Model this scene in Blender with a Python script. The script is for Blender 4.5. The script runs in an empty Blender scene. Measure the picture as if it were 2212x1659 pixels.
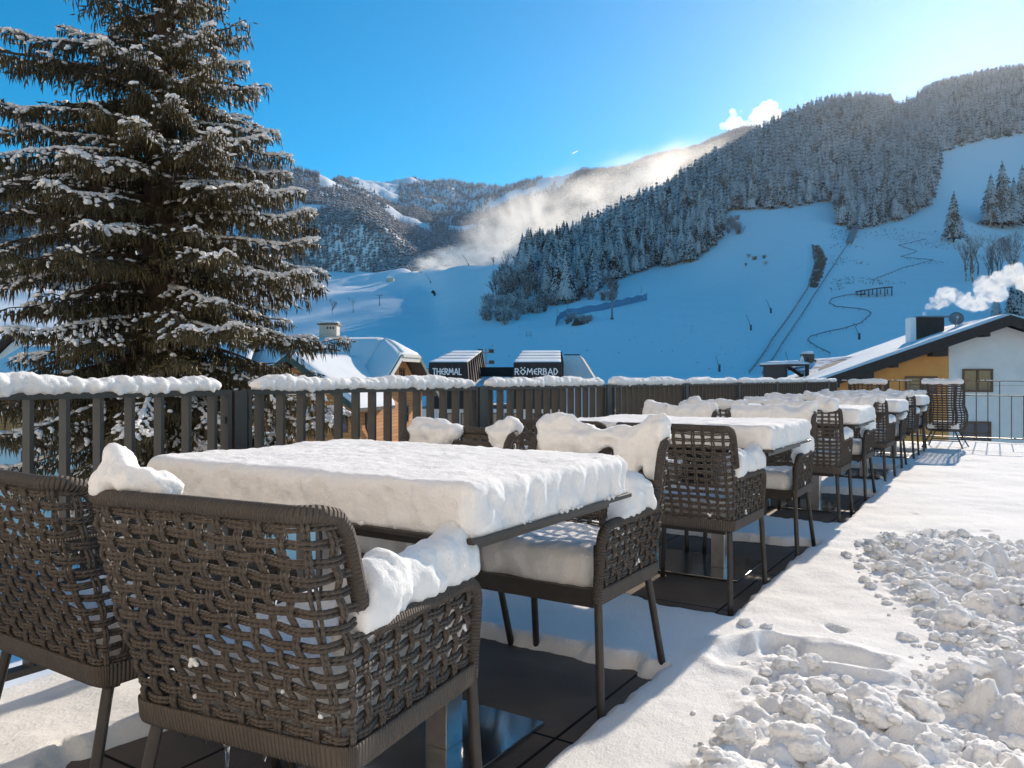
import bpy, math, random
import numpy as np
from mathutils import Vector, Matrix
random.seed(7); rng = np.random.default_rng(11)
scene = bpy.context.scene
COL = scene.collection
PI = math.pi
F = 1700.0; U0 = 1106.0; V0 = 818.0; EYE = 1.10
ROT = math.radians(-32.5); S_, C_ = math.sin(math.radians(32.5)), math.cos(math.radians(32.5))
def W(p, a, z=0.0):                      # terrace frame (across, along) to world
    return Vector((a*S_ + p*C_, a*C_ - p*S_, z))
def at(u, v, y):                         # a point seen at (u, v) at forward distance y
    return Vector(((u-U0)/F*y, y, EYE + (V0-v)/F*y))

# ---------------------------------------------------------------- noise
def _h(ix, iy, iz, seed):
    n = (ix*73856093) ^ (iy*19349663) ^ (iz*83492791) ^ (seed*2654435 + 12345)
    n = (n ^ (n >> 13)) * 1274126177
    n = n & 0x7fffffff
    n = (n ^ (n >> 16)) * 668265263
    return ((n & 0x7fffffff) % 100003) / 50001.5 - 1.0
def noise(P, scale=1.0, seed=0):
    P = np.asarray(P, float)*scale
    i = np.floor(P).astype(np.int64); f = P - i
    f = f*f*f*(f*(f*6-15)+10)
    r = 0
    for dx in (0, 1):
        wx = f[..., 0] if dx else 1-f[..., 0]
        for dy in (0, 1):
            wy = f[..., 1] if dy else 1-f[..., 1]
            for dz in (0, 1):
                wz = f[..., 2] if dz else 1-f[..., 2]
                r = r + wx*wy*wz*_h(i[..., 0]+dx, i[..., 1]+dy, i[..., 2]+dz, seed)
    return r
def fbm(P, scale=1.0, octs=3, seed=0, gain=.5):
    r = 0; a = 1.0
    for k in range(octs):
        r = r + a*noise(P, scale*2**k, seed+k*17); a *= gain
    return r
def sstep(a, b, x):
    t = np.clip((np.asarray(x, float)-a)/(b-a), 0, 1); return t*t*(3-2*t)

# ---------------------------------------------------------------- mesh collecting
class MB:
    def __init__(self): self.v = []; self.f = []; self.uv = []; self.n = 0; self.hasuv = False
    def add(self, verts, faces, uv=None):
        verts = np.asarray(verts, float).reshape(-1, 3); b = self.n
        self.v.append(verts); self.n += len(verts)
        self.f.extend([tuple(i+b for i in f) for f in faces])
        if uv is None: uv = np.zeros((len(verts), 2))
        else: self.hasuv = True
        self.uv.append(np.asarray(uv, float)); return b
    def box(self, c, s, M=None):
        x, y, z = s[0]/2, s[1]/2, s[2]/2
        v = [(-x,-y,-z),(x,-y,-z),(x,y,-z),(-x,y,-z),(-x,-y,z),(x,-y,z),(x,y,z),(-x,y,z)]
        if M is not None: v = [tuple(M @ Vector(q)) for q in v]
        self.add(np.array(v)+np.array(c), [(0,3,2,1),(4,5,6,7),(0,1,5,4),(1,2,6,5),(2,3,7,6),(3,0,4,7)])
    def prism(self, poly, vec):          # polygon of 3-D points pushed along vec
        p = np.array([tuple(q) for q in poly], float); n = len(p); q = p + np.array(tuple(vec))
        fs = [tuple(range(n))[::-1], tuple(range(n, 2*n))] + [(i, (i+1) % n, n+(i+1) % n, n+i) for i in range(n)]
        self.add(np.vstack([p, q]), fs)
    def tube(self, pts, r, sides=6, nrm=None, cap=True, uvs=1.0, flat=1.0):
        P = np.asarray([tuple(q) for q in pts], float); n = len(P)
        if n < 2: return
        r = np.broadcast_to(np.asarray(r, float), (n,))
        T = np.gradient(P, axis=0); T /= np.linalg.norm(T, axis=1)[:, None]+1e-12
        if nrm is None:
            ref = np.array([0, 0, 1.0]) if abs(T[:, 2]).mean() < .8 else np.array([1.0, 0, 0])
            N = np.tile(ref, (n, 1))
        else: N = np.asarray(nrm, float)
        B = np.cross(T, N); B /= np.linalg.norm(B, axis=1)[:, None]+1e-12
        N = np.cross(B, T)
        L = np.concatenate([[0], np.cumsum(np.linalg.norm(np.diff(P, axis=0), axis=1))])
        a = np.linspace(0, 2*PI, sides+1)
        ring = P[:, None, :] + r[:, None, None]*(np.cos(a)[None, :, None]*N[:, None, :]*flat + np.sin(a)[None, :, None]*B[:, None, :])
        uv = np.stack([np.repeat(L[:, None]*uvs, sides+1, 1), np.repeat(a[None, :]/(2*PI), n, 0)], -1)
        k = sides+1; fs = []
        for i in range(n-1):
            for j in range(sides):
                fs.append((i*k+j, i*k+j+1, (i+1)*k+j+1, (i+1)*k+j))
        if cap:
            fs.append(tuple(range(sides))[::-1]); fs.append(tuple((n-1)*k+j for j in range(sides)))
        self.add(ring.reshape(-1, 3), fs, uv.reshape(-1, 2))
    def mesh(self, name, mat, smooth=False):
        me = bpy.data.meshes.new(name)
        V = np.vstack(self.v) if self.v else np.zeros((0, 3))
        me.from_pydata(V.tolist(), [], self.f)
        if self.hasuv:
            U = np.vstack(self.uv); li = np.empty(len(me.loops), np.int32); me.loops.foreach_get('vertex_index', li)
            l = me.uv_layers.new(name='UVMap'); l.data.foreach_set('uv', U[li].astype(np.float32).ravel())
        for m in (mat if isinstance(mat, (list, tuple)) else [mat]): me.materials.append(m)
        if smooth: me.polygons.foreach_set('use_smooth', np.ones(len(me.polygons), bool))
        me.update(); return me
    def build(self, name, mat, parent=None, smooth=False, bevel=0):
        return link(name, self.mesh(name, mat, smooth), parent, bevel)
def fast_mesh(name, V, Fq, mat, smooth=False, mats=None):   # numpy arrays, all faces of equal size
    me = bpy.data.meshes.new(name); V = np.asarray(V, np.float32); Fq = np.asarray(Fq, np.int32); k = Fq.shape[1]
    me.vertices.add(len(V)); me.vertices.foreach_set('co', V.ravel())
    me.loops.add(Fq.size); me.loops.foreach_set('vertex_index', Fq.ravel())
    me.polygons.add(len(Fq)); me.polygons.foreach_set('loop_start', np.arange(0, Fq.size, k, dtype=np.int32))
    me.polygons.foreach_set('loop_total', np.full(len(Fq), k, np.int32))
    for m in (mat if isinstance(mat, (list, tuple)) else [mat]): me.materials.append(m)
    if mats is not None: me.polygons.foreach_set('material_index', np.asarray(mats, np.int32))
    if smooth: me.polygons.foreach_set('use_smooth', np.ones(len(Fq), bool))
    me.update(calc_edges=True); me.validate(); return me
def link(name, me, parent=None, bevel=0):
    o = bpy.data.objects.new(name, me); COL.objects.link(o)
    if parent is not None: o.parent = parent
    if bevel:
        b = o.modifiers.new('bevel', 'BEVEL'); b.width = bevel; b.segments = 2; b.limit_method = 'ANGLE'
    return o
def tag(o, label=None, cat=None, group=None, kind=None):
    if label: o['label'] = label
    if cat: o['category'] = cat
    if group: o['group'] = group
    if kind: o['kind'] = kind
    return o
def empty(name, loc=(0, 0, 0), rz=0.0):
    o = bpy.data.objects.new(name, None); COL.objects.link(o); o.location = loc; o.rotation_euler.z = rz
    o.empty_display_size = .1; return o
def copy_tree(o, parent=None):
    c = o.copy(); COL.objects.link(c)
    if parent is not None: c.parent = parent
    for ch in list(o.children): copy_tree(ch, c)
    return c

# ---------------------------------------------------------------- materials
def mat_new(name):
    m = bpy.data.materials.new(name); m.use_nodes = True; nt = m.node_tree
    b = nt.nodes['Principled BSDF']; return m, nt, b
def nd(nt, t, **k):
    n = nt.nodes.new(t)
    for a, v in k.items():
        if a.startswith('i_'): n.inputs[a[2:].replace('_', ' ')].default_value = v
        else: setattr(n, a, v)
    return n
def simple(name, col, rough=.6, metal=0.0, var=.25, vscale=8.0, bump=0.0, bscale=60.0, spec=.5):
    m, nt, b = mat_new(name); L = nt.links.new
    tc = nd(nt, 'ShaderNodeTexCoord'); nz = nd(nt, 'ShaderNodeTexNoise'); nz.inputs['Scale'].default_value = vscale; nz.inputs['Detail'].default_value = 5
    L(tc.outputs['Object'], nz.inputs['Vector'])
    cr = nd(nt, 'ShaderNodeValToRGB'); c = np.array(col)
    cr.color_ramp.elements[0].position = .3; cr.color_ramp.elements[1].position = .7
    cr.color_ramp.elements[0].color = (*np.clip(c*(1-var), 0, 1), 1); cr.color_ramp.elements[1].color = (*np.clip(c*(1+var), 0, 1), 1)
    L(nz.outputs['Fac'], cr.inputs['Fac']); L(cr.outputs['Color'], b.inputs['Base Color'])
    b.inputs['Roughness'].default_value = rough; b.inputs['Metallic'].default_value = metal
    b.inputs['Specular IOR Level'].default_value = spec
    if bump:
        n2 = nd(nt, 'ShaderNodeTexNoise'); n2.inputs['Scale'].default_value = bscale; n2.inputs['Detail'].default_value = 6
        L(tc.outputs['Object'], n2.inputs['Vector'])
        bp = nd(nt, 'ShaderNodeBump'); bp.inputs['Strength'].default_value = bump; bp.inputs['Distance'].default_value = .01
        L(n2.outputs['Fac'], bp.inputs['Height']); L(bp.outputs['Normal'], b.inputs['Normal'])
    return m
def snow_mat(name, col=(.88, .875, .865), b1=40., s1=.5, d1=.01, b2=170., s2=.35, sss=.0, rad=.02, stretch=None):
    m, nt, b = mat_new(name); L = nt.links.new
    tc = nd(nt, 'ShaderNodeTexCoord'); src = tc.outputs['Object']
    if stretch:
        mp = nd(nt, 'ShaderNodeMapping'); mp.inputs['Scale'].default_value = stretch; L(src, mp.inputs['Vector']); src = mp.outputs['Vector']
    a = nd(nt, 'ShaderNodeTexNoise'); a.inputs['Scale'].default_value = b1; a.inputs['Detail'].default_value = 4; a.inputs['Roughness'].default_value = .6
    c = nd(nt, 'ShaderNodeTexNoise'); c.inputs['Scale'].default_value = b2; c.inputs['Detail'].default_value = 3
    L(src, a.inputs['Vector']); L(src, c.inputs['Vector'])
    p1 = nd(nt, 'ShaderNodeBump'); p1.inputs['Strength'].default_value = s1; p1.inputs['Distance'].default_value = d1
    p2 = nd(nt, 'ShaderNodeBump'); p2.inputs['Strength'].default_value = s2; p2.inputs['Distance'].default_value = d1*.4
    L(a.outputs['Fac'], p1.inputs['Height']); L(c.outputs['Fac'], p2.inputs['Height']); L(p1.outputs['Normal'], p2.inputs['Normal'])
    L(p2.outputs['Normal'], b.inputs['Normal'])
    b.inputs['Base Color'].default_value = (*col, 1); b.inputs['Roughness'].default_value = .85; b.inputs['Specular IOR Level'].default_value = .06
    if sss:
        b.inputs['Subsurface Weight'].default_value = sss; b.inputs['Subsurface Radius'].default_value = (1.0, .95, .9); b.inputs['Subsurface Scale'].default_value = rad
    return m
M = {}
M['snow'] = snow_mat('packed_snow', b1=34, s1=.55, d1=.012, b2=150, s2=.4, sss=.6, rad=.025)
M['snow_ground'] = snow_mat('ground_snow', b1=26, s1=.5, d1=.012, b2=110, s2=.5, sss=.5, rad=.03, stretch=(1.6, .75, 1))
M['snow_far'] = snow_mat('slope_snow', col=(.90, .91, .92), b1=.05, s1=.25, d1=3, b2=.3, s2=.25)
M['snow_roof'] = snow_mat('roof_snow', b1=2.5, s1=.3, d1=.05, b2=14, s2=.3)
M['snow_tree'] = snow_mat('tree_snow', b1=9, s1=.4, d1=.03, b2=40, s2=.3)
M['metal'] = simple('dark_powder_coat', (.040, .034, .030), .42, 0, .2, 20, .05, 300)
M['fence'] = simple('fence_paint', (.046, .040, .034), .45, 0, .15, 12, .05, 200)
M['steel'] = simple('brushed_steel', (.56, .54, .52), .32, 1.0, .08, 30, .03, 400)
M['plate'] = simple('steel_plate', (.50, .51, .52), .14, 1.0, .12, 9, .02, 60)
M['tile'] = None
M['needle'] = simple('spruce_needles', (.078, .062, .024), .65, 0, .55, 1.3)
M['bark'] = simple('spruce_bark', (.085, .06, .045), .9, 0, .4, 6, .8, 12)
M['branchwood'] = simple('bare_branches', (.13, .10, .085), .9, 0, .3, 3)
M['wood_lit'] = None
M['plaster'] = simple('white_plaster', (.82, .77, .70), .85, 0, .05, 2, .15, 60)
M['orange'] = simple('orange_plaster', (.78, .34, .09), .85, 0, .06, 2, .15, 60)
M['beige'] = simple('beige_plaster', (.55, .47, .37), .85, 0, .08, 2, .15, 50)
M['darkwood'] = simple('dark_timber', (.035, .024, .019), .7, 0, .3, 5, .2, 30)
M['brown'] = simple('brown_timber', (.16, .085, .05), .7, 0, .25, 5, .2, 30)
M['green'] = simple('green_fascia', (.03, .07, .055), .6, 0, .15, 4)
M['cream'] = simple('cream_fascia', (.62, .58, .50), .7, 0, .08, 4)
M['frame'] = simple('window_frame', (.15, .06, .025), .5, 0, .2, 8)
M['plaster_warm'] = simple('cream_plaster', (.86, .77, .66), .85, 0, .05, 2)  # warm tone picked for the light this unseen wall bounces
M['letter'] = simple('white_letters', (.78, .78, .77), .5, 0, .03, 5)
M['liftsteel'] = simple('galvanised_steel', (.20, .21, .22), .5, .3, .1, 3)
M['net'] = None
def glass():
    m, nt, b = mat_new('window_glass'); b.inputs['Base Color'].default_value = (.035, .04, .045, 1); b.inputs['Roughness'].default_value = .05
    b.inputs['Specular IOR Level'].default_value = .9; return m
M['glass'] = glass()
def ice():
    m, nt, b = mat_new('clear_ice'); b.inputs['Base Color'].default_value = (.95, .97, 1, 1); b.inputs['Roughness'].default_value = .08
    b.inputs['Transmission Weight'].default_value = 1.0; b.inputs['IOR'].default_value = 1.31; return m
M['ice'] = ice()
def rope(name, col, twist, around, strength, dist):
    m, nt, b = mat_new(name); L = nt.links.new
    uv = nd(nt, 'ShaderNodeUVMap'); uv.uv_map = 'UVMap'; sp = nd(nt, 'ShaderNodeSeparateXYZ'); L(uv.outputs['UV'], sp.inputs[0])
    m1 = nd(nt, 'ShaderNodeMath', operation='MULTIPLY'); m1.inputs[1].default_value = twist*2*PI; L(sp.outputs['X'], m1.inputs[0])
    m2 = nd(nt, 'ShaderNodeMath', operation='MULTIPLY_ADD'); m2.inputs[1].default_value = around*2*PI; L(sp.outputs['Y'], m2.inputs[0]); L(m1.outputs[0], m2.inputs[2])
    sn = nd(nt, 'ShaderNodeMath', operation='SINE'); L(m2.outputs[0], sn.inputs[0])
    bp = nd(nt, 'ShaderNodeBump'); bp.inputs['Strength'].default_value = strength; bp.inputs['Distance'].default_value = dist
    L(sn.outputs[0], bp.inputs['Height']); L(bp.outputs['Normal'], b.inputs['Normal'])
    # the rope's tone varies slowly at random
    tc = nd(nt, 'ShaderNodeTexCoord'); nz = nd(nt, 'ShaderNodeTexNoise'); nz.inputs['Scale'].default_value = 14; L(tc.outputs['Object'], nz.inputs['Vector'])
    mr = nd(nt, 'ShaderNodeMapRange'); mr.inputs['To Min'].default_value = .75; mr.inputs['To Max'].default_value = 1.25; L(nz.outputs['Fac'], mr.inputs['Value'])
    mx = nd(nt, 'ShaderNodeMix', data_type='RGBA', blend_type='MULTIPLY'); mx.inputs['Factor'].default_value = 1
    mx.inputs['A'].default_value = (*col, 1); L(mr.outputs['Result'], mx.inputs['B']); L(mx.outputs['Result'], b.inputs['Base Color'])
    b.inputs['Roughness'].default_value = .75; b.inputs['Specular IOR Level'].default_value = .3
    return m
ROPEC = (.108, .091, .077)
M['rope'] = rope('twisted_rope', ROPEC, 1/.0125, 2, .8, .0016)
M['wrap'] = rope('rope_wrapping', ROPEC, 1/.0085, 1, .9, .0035)
M['band'] = rope('rope_band', ROPEC, 1/.010, 0, .8, .003)
def boards(name, col, pitch, axis='Z', dark=.45):
    m, nt, b = mat_new(name); L = nt.links.new
    tc = nd(nt, 'ShaderNodeTexCoord'); sp = nd(nt, 'ShaderNodeSeparateXYZ'); L(tc.outputs['Object'], sp.inputs[0])
    d = nd(nt, 'ShaderNodeMath', operation='DIVIDE'); d.inputs[1].default_value = pitch; L(sp.outputs[axis], d.inputs[0])
    fr = nd(nt, 'ShaderNodeMath', operation='FRACT'); L(d.outputs[0], fr.inputs[0])
    fl = nd(nt, 'ShaderNodeMath', operation='FLOOR'); L(d.outputs[0], fl.inputs[0])
    wn = nd(nt, 'ShaderNodeTexWhiteNoise', noise_dimensions='1D'); L(fl.outputs[0], wn.inputs['W'])
    gr = nd(nt, 'ShaderNodeMath', operation='LESS_THAN'); gr.inputs[1].default_value = .09; L(fr.outputs[0], gr.inputs[0])
    mp = nd(nt, 'ShaderNodeMapping'); mp.inputs['Scale'].default_value = (1.2, 1.2, 14) if axis == 'Z' else (14, 14, 1.2); L(tc.outputs['Object'], mp.inputs['Vector'])
    nz = nd(nt, 'ShaderNodeTexNoise'); nz.inputs['Scale'].default_value = 2; nz.inputs['Detail'].default_value = 5; L(mp.outputs['Vector'], nz.inputs['Vector'])
    ad = nd(nt, 'ShaderNodeMath', operation='MULTIPLY_ADD'); ad.inputs[1].default_value = .5; L(wn.outputs['Value'], ad.inputs[0]); L(nz.outputs['Fac'], ad.inputs[2])
    cr = nd(nt, 'ShaderNodeValToRGB'); c = np.array(col); cr.color_ramp.elements[0].position = .3; cr.color_ramp.elements[1].position = 1.0
    cr.color_ramp.elements[0].color = (*(c*.72), 1); cr.color_ramp.elements[1].color = (*np.clip(c*1.25, 0, 1), 1); L(ad.outputs[0], cr.inputs['Fac'])
    mx = nd(nt, 'ShaderNodeMix', data_type='RGBA'); mx.inputs['B'].default_value = (*(c*dark), 1)
    L(gr.outputs[0], mx.inputs['Factor']); L(cr.outputs['Color'], mx.inputs['A']); L(mx.outputs['Result'], b.inputs['Base Color'])
    b.inputs['Roughness'].default_value = .75; b.inputs['Specular IOR Level'].default_value = .25
    return m
M['boards'] = boards('orange_boards', (.54, .23, .08), .17)
M['blackboards'] = boards('black_boards', (.034, .030, .028), .35, 'X', .5)
M['shingle'] = boards('brown_shingles', (.12, .095, .08), .28)
def tile():
    m, nt, b = mat_new('dark_tile'); L = nt.links.new
    tc = nd(nt, 'ShaderNodeTexCoord'); br = nd(nt, 'ShaderNodeTexBrick'); br.offset = 0; br.squash = 1
    br.inputs['Scale'].default_value = 1; br.inputs['Mortar Size'].default_value = .006; br.inputs['Brick Width'].default_value = .80; br.inputs['Row Height'].default_value = .80
    br.inputs['Color1'].default_value = (.165, .132, .108, 1); br.inputs['Color2'].default_value = (.140, .114, .094, 1); br.inputs['Mortar'].default_value = (.012, .011, .010, 1)
    mp = nd(nt, 'ShaderNodeMapping'); mp.inputs['Location'].default_value = (.38, .30, 0); L(tc.outputs['Object'], mp.inputs['Vector']); L(mp.outputs['Vector'], br.inputs['Vector'])
    nz = nd(nt, 'ShaderNodeTexNoise'); nz.inputs['Scale'].default_value = 3; nz.inputs['Detail'].default_value = 8; L(tc.outputs['Object'], nz.inputs['Vector'])
    mr = nd(nt, 'ShaderNodeMapRange'); mr.inputs['From Min'].default_value = .3; mr.inputs['From Max'].default_value = .7; mr.inputs['To Min'].default_value = .6; mr.inputs['To Max'].default_value = 1.3; L(nz.outputs['Fac'], mr.inputs['Value'])
    mx = nd(nt, 'ShaderNodeMix', data_type='RGBA', blend_type='MULTIPLY'); mx.inputs['Factor'].default_value = 1; L(br.outputs['Color'], mx.inputs['A']); L(mr.outputs['Result'], mx.inputs['B'])
    L(mx.outputs['Result'], b.inputs['Base Color'])
    m2 = nd(nt, 'ShaderNodeMapRange'); m2.inputs['From Min'].default_value = .35; m2.inputs['From Max'].default_value = .65; m2.inputs['To Min'].default_value = .42; m2.inputs['To Max'].default_value = .75; L(nz.outputs['Fac'], m2.inputs['Value']); L(m2.outputs['Result'], b.inputs['Roughness'])
    bp = nd(nt, 'ShaderNodeBump'); bp.inputs['Strength'].default_value = .25; bp.inputs['Distance'].default_value = .004; n2 = nd(nt, 'ShaderNodeTexNoise'); n2.inputs['Scale'].default_value = 90; L(tc.outputs['Object'], n2.inputs['Vector'])
    L(n2.outputs['Fac'], bp.inputs['Height']); L(bp.outputs['Normal'], b.inputs['Normal']); b.inputs['Specular IOR Level'].default_value = .10
    return m
M['tile'] = tile()
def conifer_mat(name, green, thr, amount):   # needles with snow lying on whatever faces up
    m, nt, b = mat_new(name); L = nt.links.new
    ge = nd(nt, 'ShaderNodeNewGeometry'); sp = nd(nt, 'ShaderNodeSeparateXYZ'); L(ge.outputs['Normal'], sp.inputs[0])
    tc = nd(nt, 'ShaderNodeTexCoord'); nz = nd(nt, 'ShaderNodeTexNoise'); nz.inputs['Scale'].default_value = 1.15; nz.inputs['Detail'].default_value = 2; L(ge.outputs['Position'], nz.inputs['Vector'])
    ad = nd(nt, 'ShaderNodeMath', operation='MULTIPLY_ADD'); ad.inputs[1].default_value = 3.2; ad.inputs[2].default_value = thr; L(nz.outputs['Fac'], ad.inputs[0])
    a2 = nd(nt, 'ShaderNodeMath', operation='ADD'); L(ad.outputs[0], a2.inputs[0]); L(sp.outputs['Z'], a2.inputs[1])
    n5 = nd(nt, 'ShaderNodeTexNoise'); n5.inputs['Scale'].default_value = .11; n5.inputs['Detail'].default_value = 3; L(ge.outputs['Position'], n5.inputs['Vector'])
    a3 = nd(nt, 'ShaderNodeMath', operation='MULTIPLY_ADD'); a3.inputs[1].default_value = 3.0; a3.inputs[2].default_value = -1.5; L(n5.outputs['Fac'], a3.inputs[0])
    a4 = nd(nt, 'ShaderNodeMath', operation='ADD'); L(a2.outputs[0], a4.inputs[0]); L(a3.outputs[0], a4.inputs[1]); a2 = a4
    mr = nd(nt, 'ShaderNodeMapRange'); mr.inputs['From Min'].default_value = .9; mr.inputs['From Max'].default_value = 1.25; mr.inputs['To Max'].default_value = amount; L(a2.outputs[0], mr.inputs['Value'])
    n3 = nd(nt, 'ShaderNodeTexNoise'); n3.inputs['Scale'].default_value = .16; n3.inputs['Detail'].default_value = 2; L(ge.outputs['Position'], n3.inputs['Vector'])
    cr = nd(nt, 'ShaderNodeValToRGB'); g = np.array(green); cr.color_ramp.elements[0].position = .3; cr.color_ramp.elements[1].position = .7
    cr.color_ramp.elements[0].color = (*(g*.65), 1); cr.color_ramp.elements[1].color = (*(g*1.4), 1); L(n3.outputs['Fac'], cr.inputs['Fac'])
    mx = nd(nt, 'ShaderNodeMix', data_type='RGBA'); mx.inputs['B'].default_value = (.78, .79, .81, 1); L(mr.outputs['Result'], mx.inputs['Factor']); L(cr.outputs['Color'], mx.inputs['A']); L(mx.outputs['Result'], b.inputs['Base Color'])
    b.inputs['Roughness'].default_value = .8; b.inputs['Specular IOR Level'].default_value = .15
    return m
M['conifer'] = conifer_mat('snowy_conifer', (.034, .034, .032), -1.02, .82)
M['conifer_far'] = conifer_mat('hazy_frosted_conifer', (.095, .083, .074), -1.2, .65)  # needle base paled and greyed to imitate far haze, frost mixed over it
M['frost'] = conifer_mat('frosted_twigs', (.13, .10, .09), -.75, .8)

# ---------------------------------------------------------------- snow shapes
def vnormals(V, Fq):
    n = np.zeros_like(V)
    a, b, c = V[Fq[:, 0]], V[Fq[:, 1]], V[Fq[:, 2]]
    fn = np.cross(b-a, c-a)
    for k in range(Fq.shape[1]): np.add.at(n, Fq[:, k], fn)
    return n/(np.linalg.norm(n, axis=1)[:, None]+1e-12)
def rounded_box(size, r, step):
    sx, sy, sz = size; V = []; Fs = []; idx = {}
    def n_(s): return max(2, int(round(s/step)))
    nx, ny, nz = n_(sx), n_(sy), n_(sz)
    def vid(i, j, k):
        key = (i, j, k)
        if key not in idx:
            idx[key] = len(V); V.append(((i/nx-.5)*sx, (j/ny-.5)*sy, (k/nz-.5)*sz))
        return idx[key]
    for i in range(nx):
        for j in range(ny):
            Fs.append((vid(i,j,0), vid(i,j+1,0), vid(i+1,j+1,0), vid(i+1,j,0))); Fs.append((vid(i,j,nz), vid(i+1,j,nz), vid(i+1,j+1,nz), vid(i,j+1,nz)))
    for i in range(nx):
        for k in range(nz):
            Fs.append((vid(i,0,k), vid(i+1,0,k), vid(i+1,0,k+1), vid(i,0,k+1))); Fs.append((vid(i,ny,k), vid(i,ny,k+1), vid(i+1,ny,k+1), vid(i+1,ny,k)))
    for j in range(ny):
        for k in range(nz):
            Fs.append((vid(0,j,k), vid(0,j,k+1), vid(0,j+1,k+1), vid(0,j+1,k))); Fs.append((vid(nx,j,k), vid(nx,j+1,k), vid(nx,j+1,k+1), vid(nx,j,k+1)))
    V = np.array(V); Fs = np.array(Fs)
    h = np.array(size)/2; inner = np.clip(V, -(h-r), h-r); d = V-inner; l = np.linalg.norm(d, axis=1)[:, None]
    R = np.where(l > 1e-9, inner + d/np.maximum(l, 1e-9)*np.minimum(l, r), V)
    low = V[:, 2] < 0                      # keep the foot square: only the upper rim is rounded
    d2 = d.copy(); d2[:, 2] = 0; l2 = np.linalg.norm(d2, axis=1)[:, None]
    R2 = np.where(l2 > 1e-9, inner*[1, 1, 0] + d2/np.maximum(l2, 1e-9)*np.minimum(l2, r) + V*[0, 0, 1], V)
    return np.where(low[:, None], R2, R), Fs
def snow_slab(name, size, r, step, amp, seed, scallop=.012, sag=.0):
    V, Fs = rounded_box(size, r, step); V[:, 2] += size[2]/2
    N = vnormals(V, Fs); side = np.clip(1-np.abs(N[:, 2])*1.15, 0, 1)
    P = V*[1, 1, .55]+seed*3.7
    d = amp*fbm(P, 9, 3, seed) + side*.0035*fbm(V, 42, 2, seed+13) + side*scallop*(1.1*np.abs(noise(P, 11, seed+5))+.9*fbm(P, 24, 2, seed+9)) - side*scallop*.3
    top = np.clip(N[:, 2], 0, 1)
    d = d*(1-.55*top) + top*amp*.35*fbm(V, 45, 2, seed+3)
    k = sstep(0, .02, V[:, 2])*.8+.2
    V = V + N*(d*k)[:, None]
    V[:, 2] += sag*np.clip(V[:, 2]/size[2], 0, 1)*noise(V*[1, 1, 0], 1.8, seed+21)
    V[:, 2] = np.maximum(V[:, 2], 0)
    return fast_mesh(name, V, Fs, M['snow'], True)
def ico(sub):
    t = (1+5**.5)/2
    v = [(-1,t,0),(1,t,0),(-1,-t,0),(1,-t,0),(0,-1,t),(0,1,t),(0,-1,-t),(0,1,-t),(t,0,-1),(t,0,1),(-t,0,-1),(-t,0,1)]
    f = [(0,11,5),(0,5,1),(0,1,7),(0,7,10),(0,10,11),(1,5,9),(5,11,4),(11,10,2),(10,7,6),(7,1,8),(3,9,4),(3,4,2),(3,2,6),(3,6,8),(3,8,9),(4,9,5),(2,4,11),(6,2,10),(8,6,7),(9,8,1)]
    v = [np.array(q)/np.linalg.norm(q) for q in v]
    for _ in range(sub):
        c = {}; nf = []
        def mid(a, b):
            k = (min(a, b), max(a, b))
            if k not in c:
                q = v[a]+v[b]; c[k] = len(v); v.append(q/np.linalg.norm(q))
            return c[k]
        for a, b, d in f:
            x, y, z = mid(a, b), mid(b, d), mid(d, a); nf += [(a, x, z), (b, y, x), (d, z, y), (x, y, z)]
        f = nf
    return np.array(v), np.array(f)
ICO = [ico(k) for k in range(5)]
def blob_mesh(name, ells, voxel, mat, amp=.006, scale=18, seed=0, octs=3, flat_z=None):
    V0_, F0_ = ICO[2]; Vs = []; Fs = []; n = 0
    for c, r in ells:
        Vs.append(V0_*np.array(r)+np.array(c)); Fs.append(F0_+n); n += len(V0_)
    me = fast_mesh('tmp', np.vstack(Vs), np.vstack(Fs), M['snow'])
    o = bpy.data.objects.new('tmp', me); COL.objects.link(o)
    rm = o.modifiers.new('r', 'REMESH'); rm.mode = 'VOXEL'; rm.voxel_size = voxel
    sm = o.modifiers.new('s', 'SMOOTH'); sm.factor = .5; sm.iterations = 3
    dg = bpy.context.evaluated_depsgraph_get(); ev = o.evaluated_get(dg); m2 = bpy.data.meshes.new_from_object(ev)
    bpy.data.objects.remove(o); bpy.data.meshes.remove(me)
    V = np.empty(len(m2.vertices)*3, np.float32); m2.vertices.foreach_get('co', V); V = V.reshape(-1, 3).astype(float)
    N = np.empty(len(m2.vertices)*3, np.float32); m2.vertex_normals.foreach_get('vector', N); N = N.reshape(-1, 3)
    V = V + N*(amp*fbm(V+seed*2.3, scale, octs, seed))[:, None]
    m2.vertices.foreach_set('co', V.astype(np.float32).ravel())
    m2.materials.clear(); m2.materials.append(mat); m2.polygons.foreach_set('use_smooth', np.ones(len(m2.polygons), bool))
    m2.update(); m2.name = name; return m2
HAZE, SKY_DUST, SKY_SAT, SKY_HUE, SKY_STR, SUN_STR, EXPO = 2.2e-5, .1, 1.54, .488, .103, 3.8, .7
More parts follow.
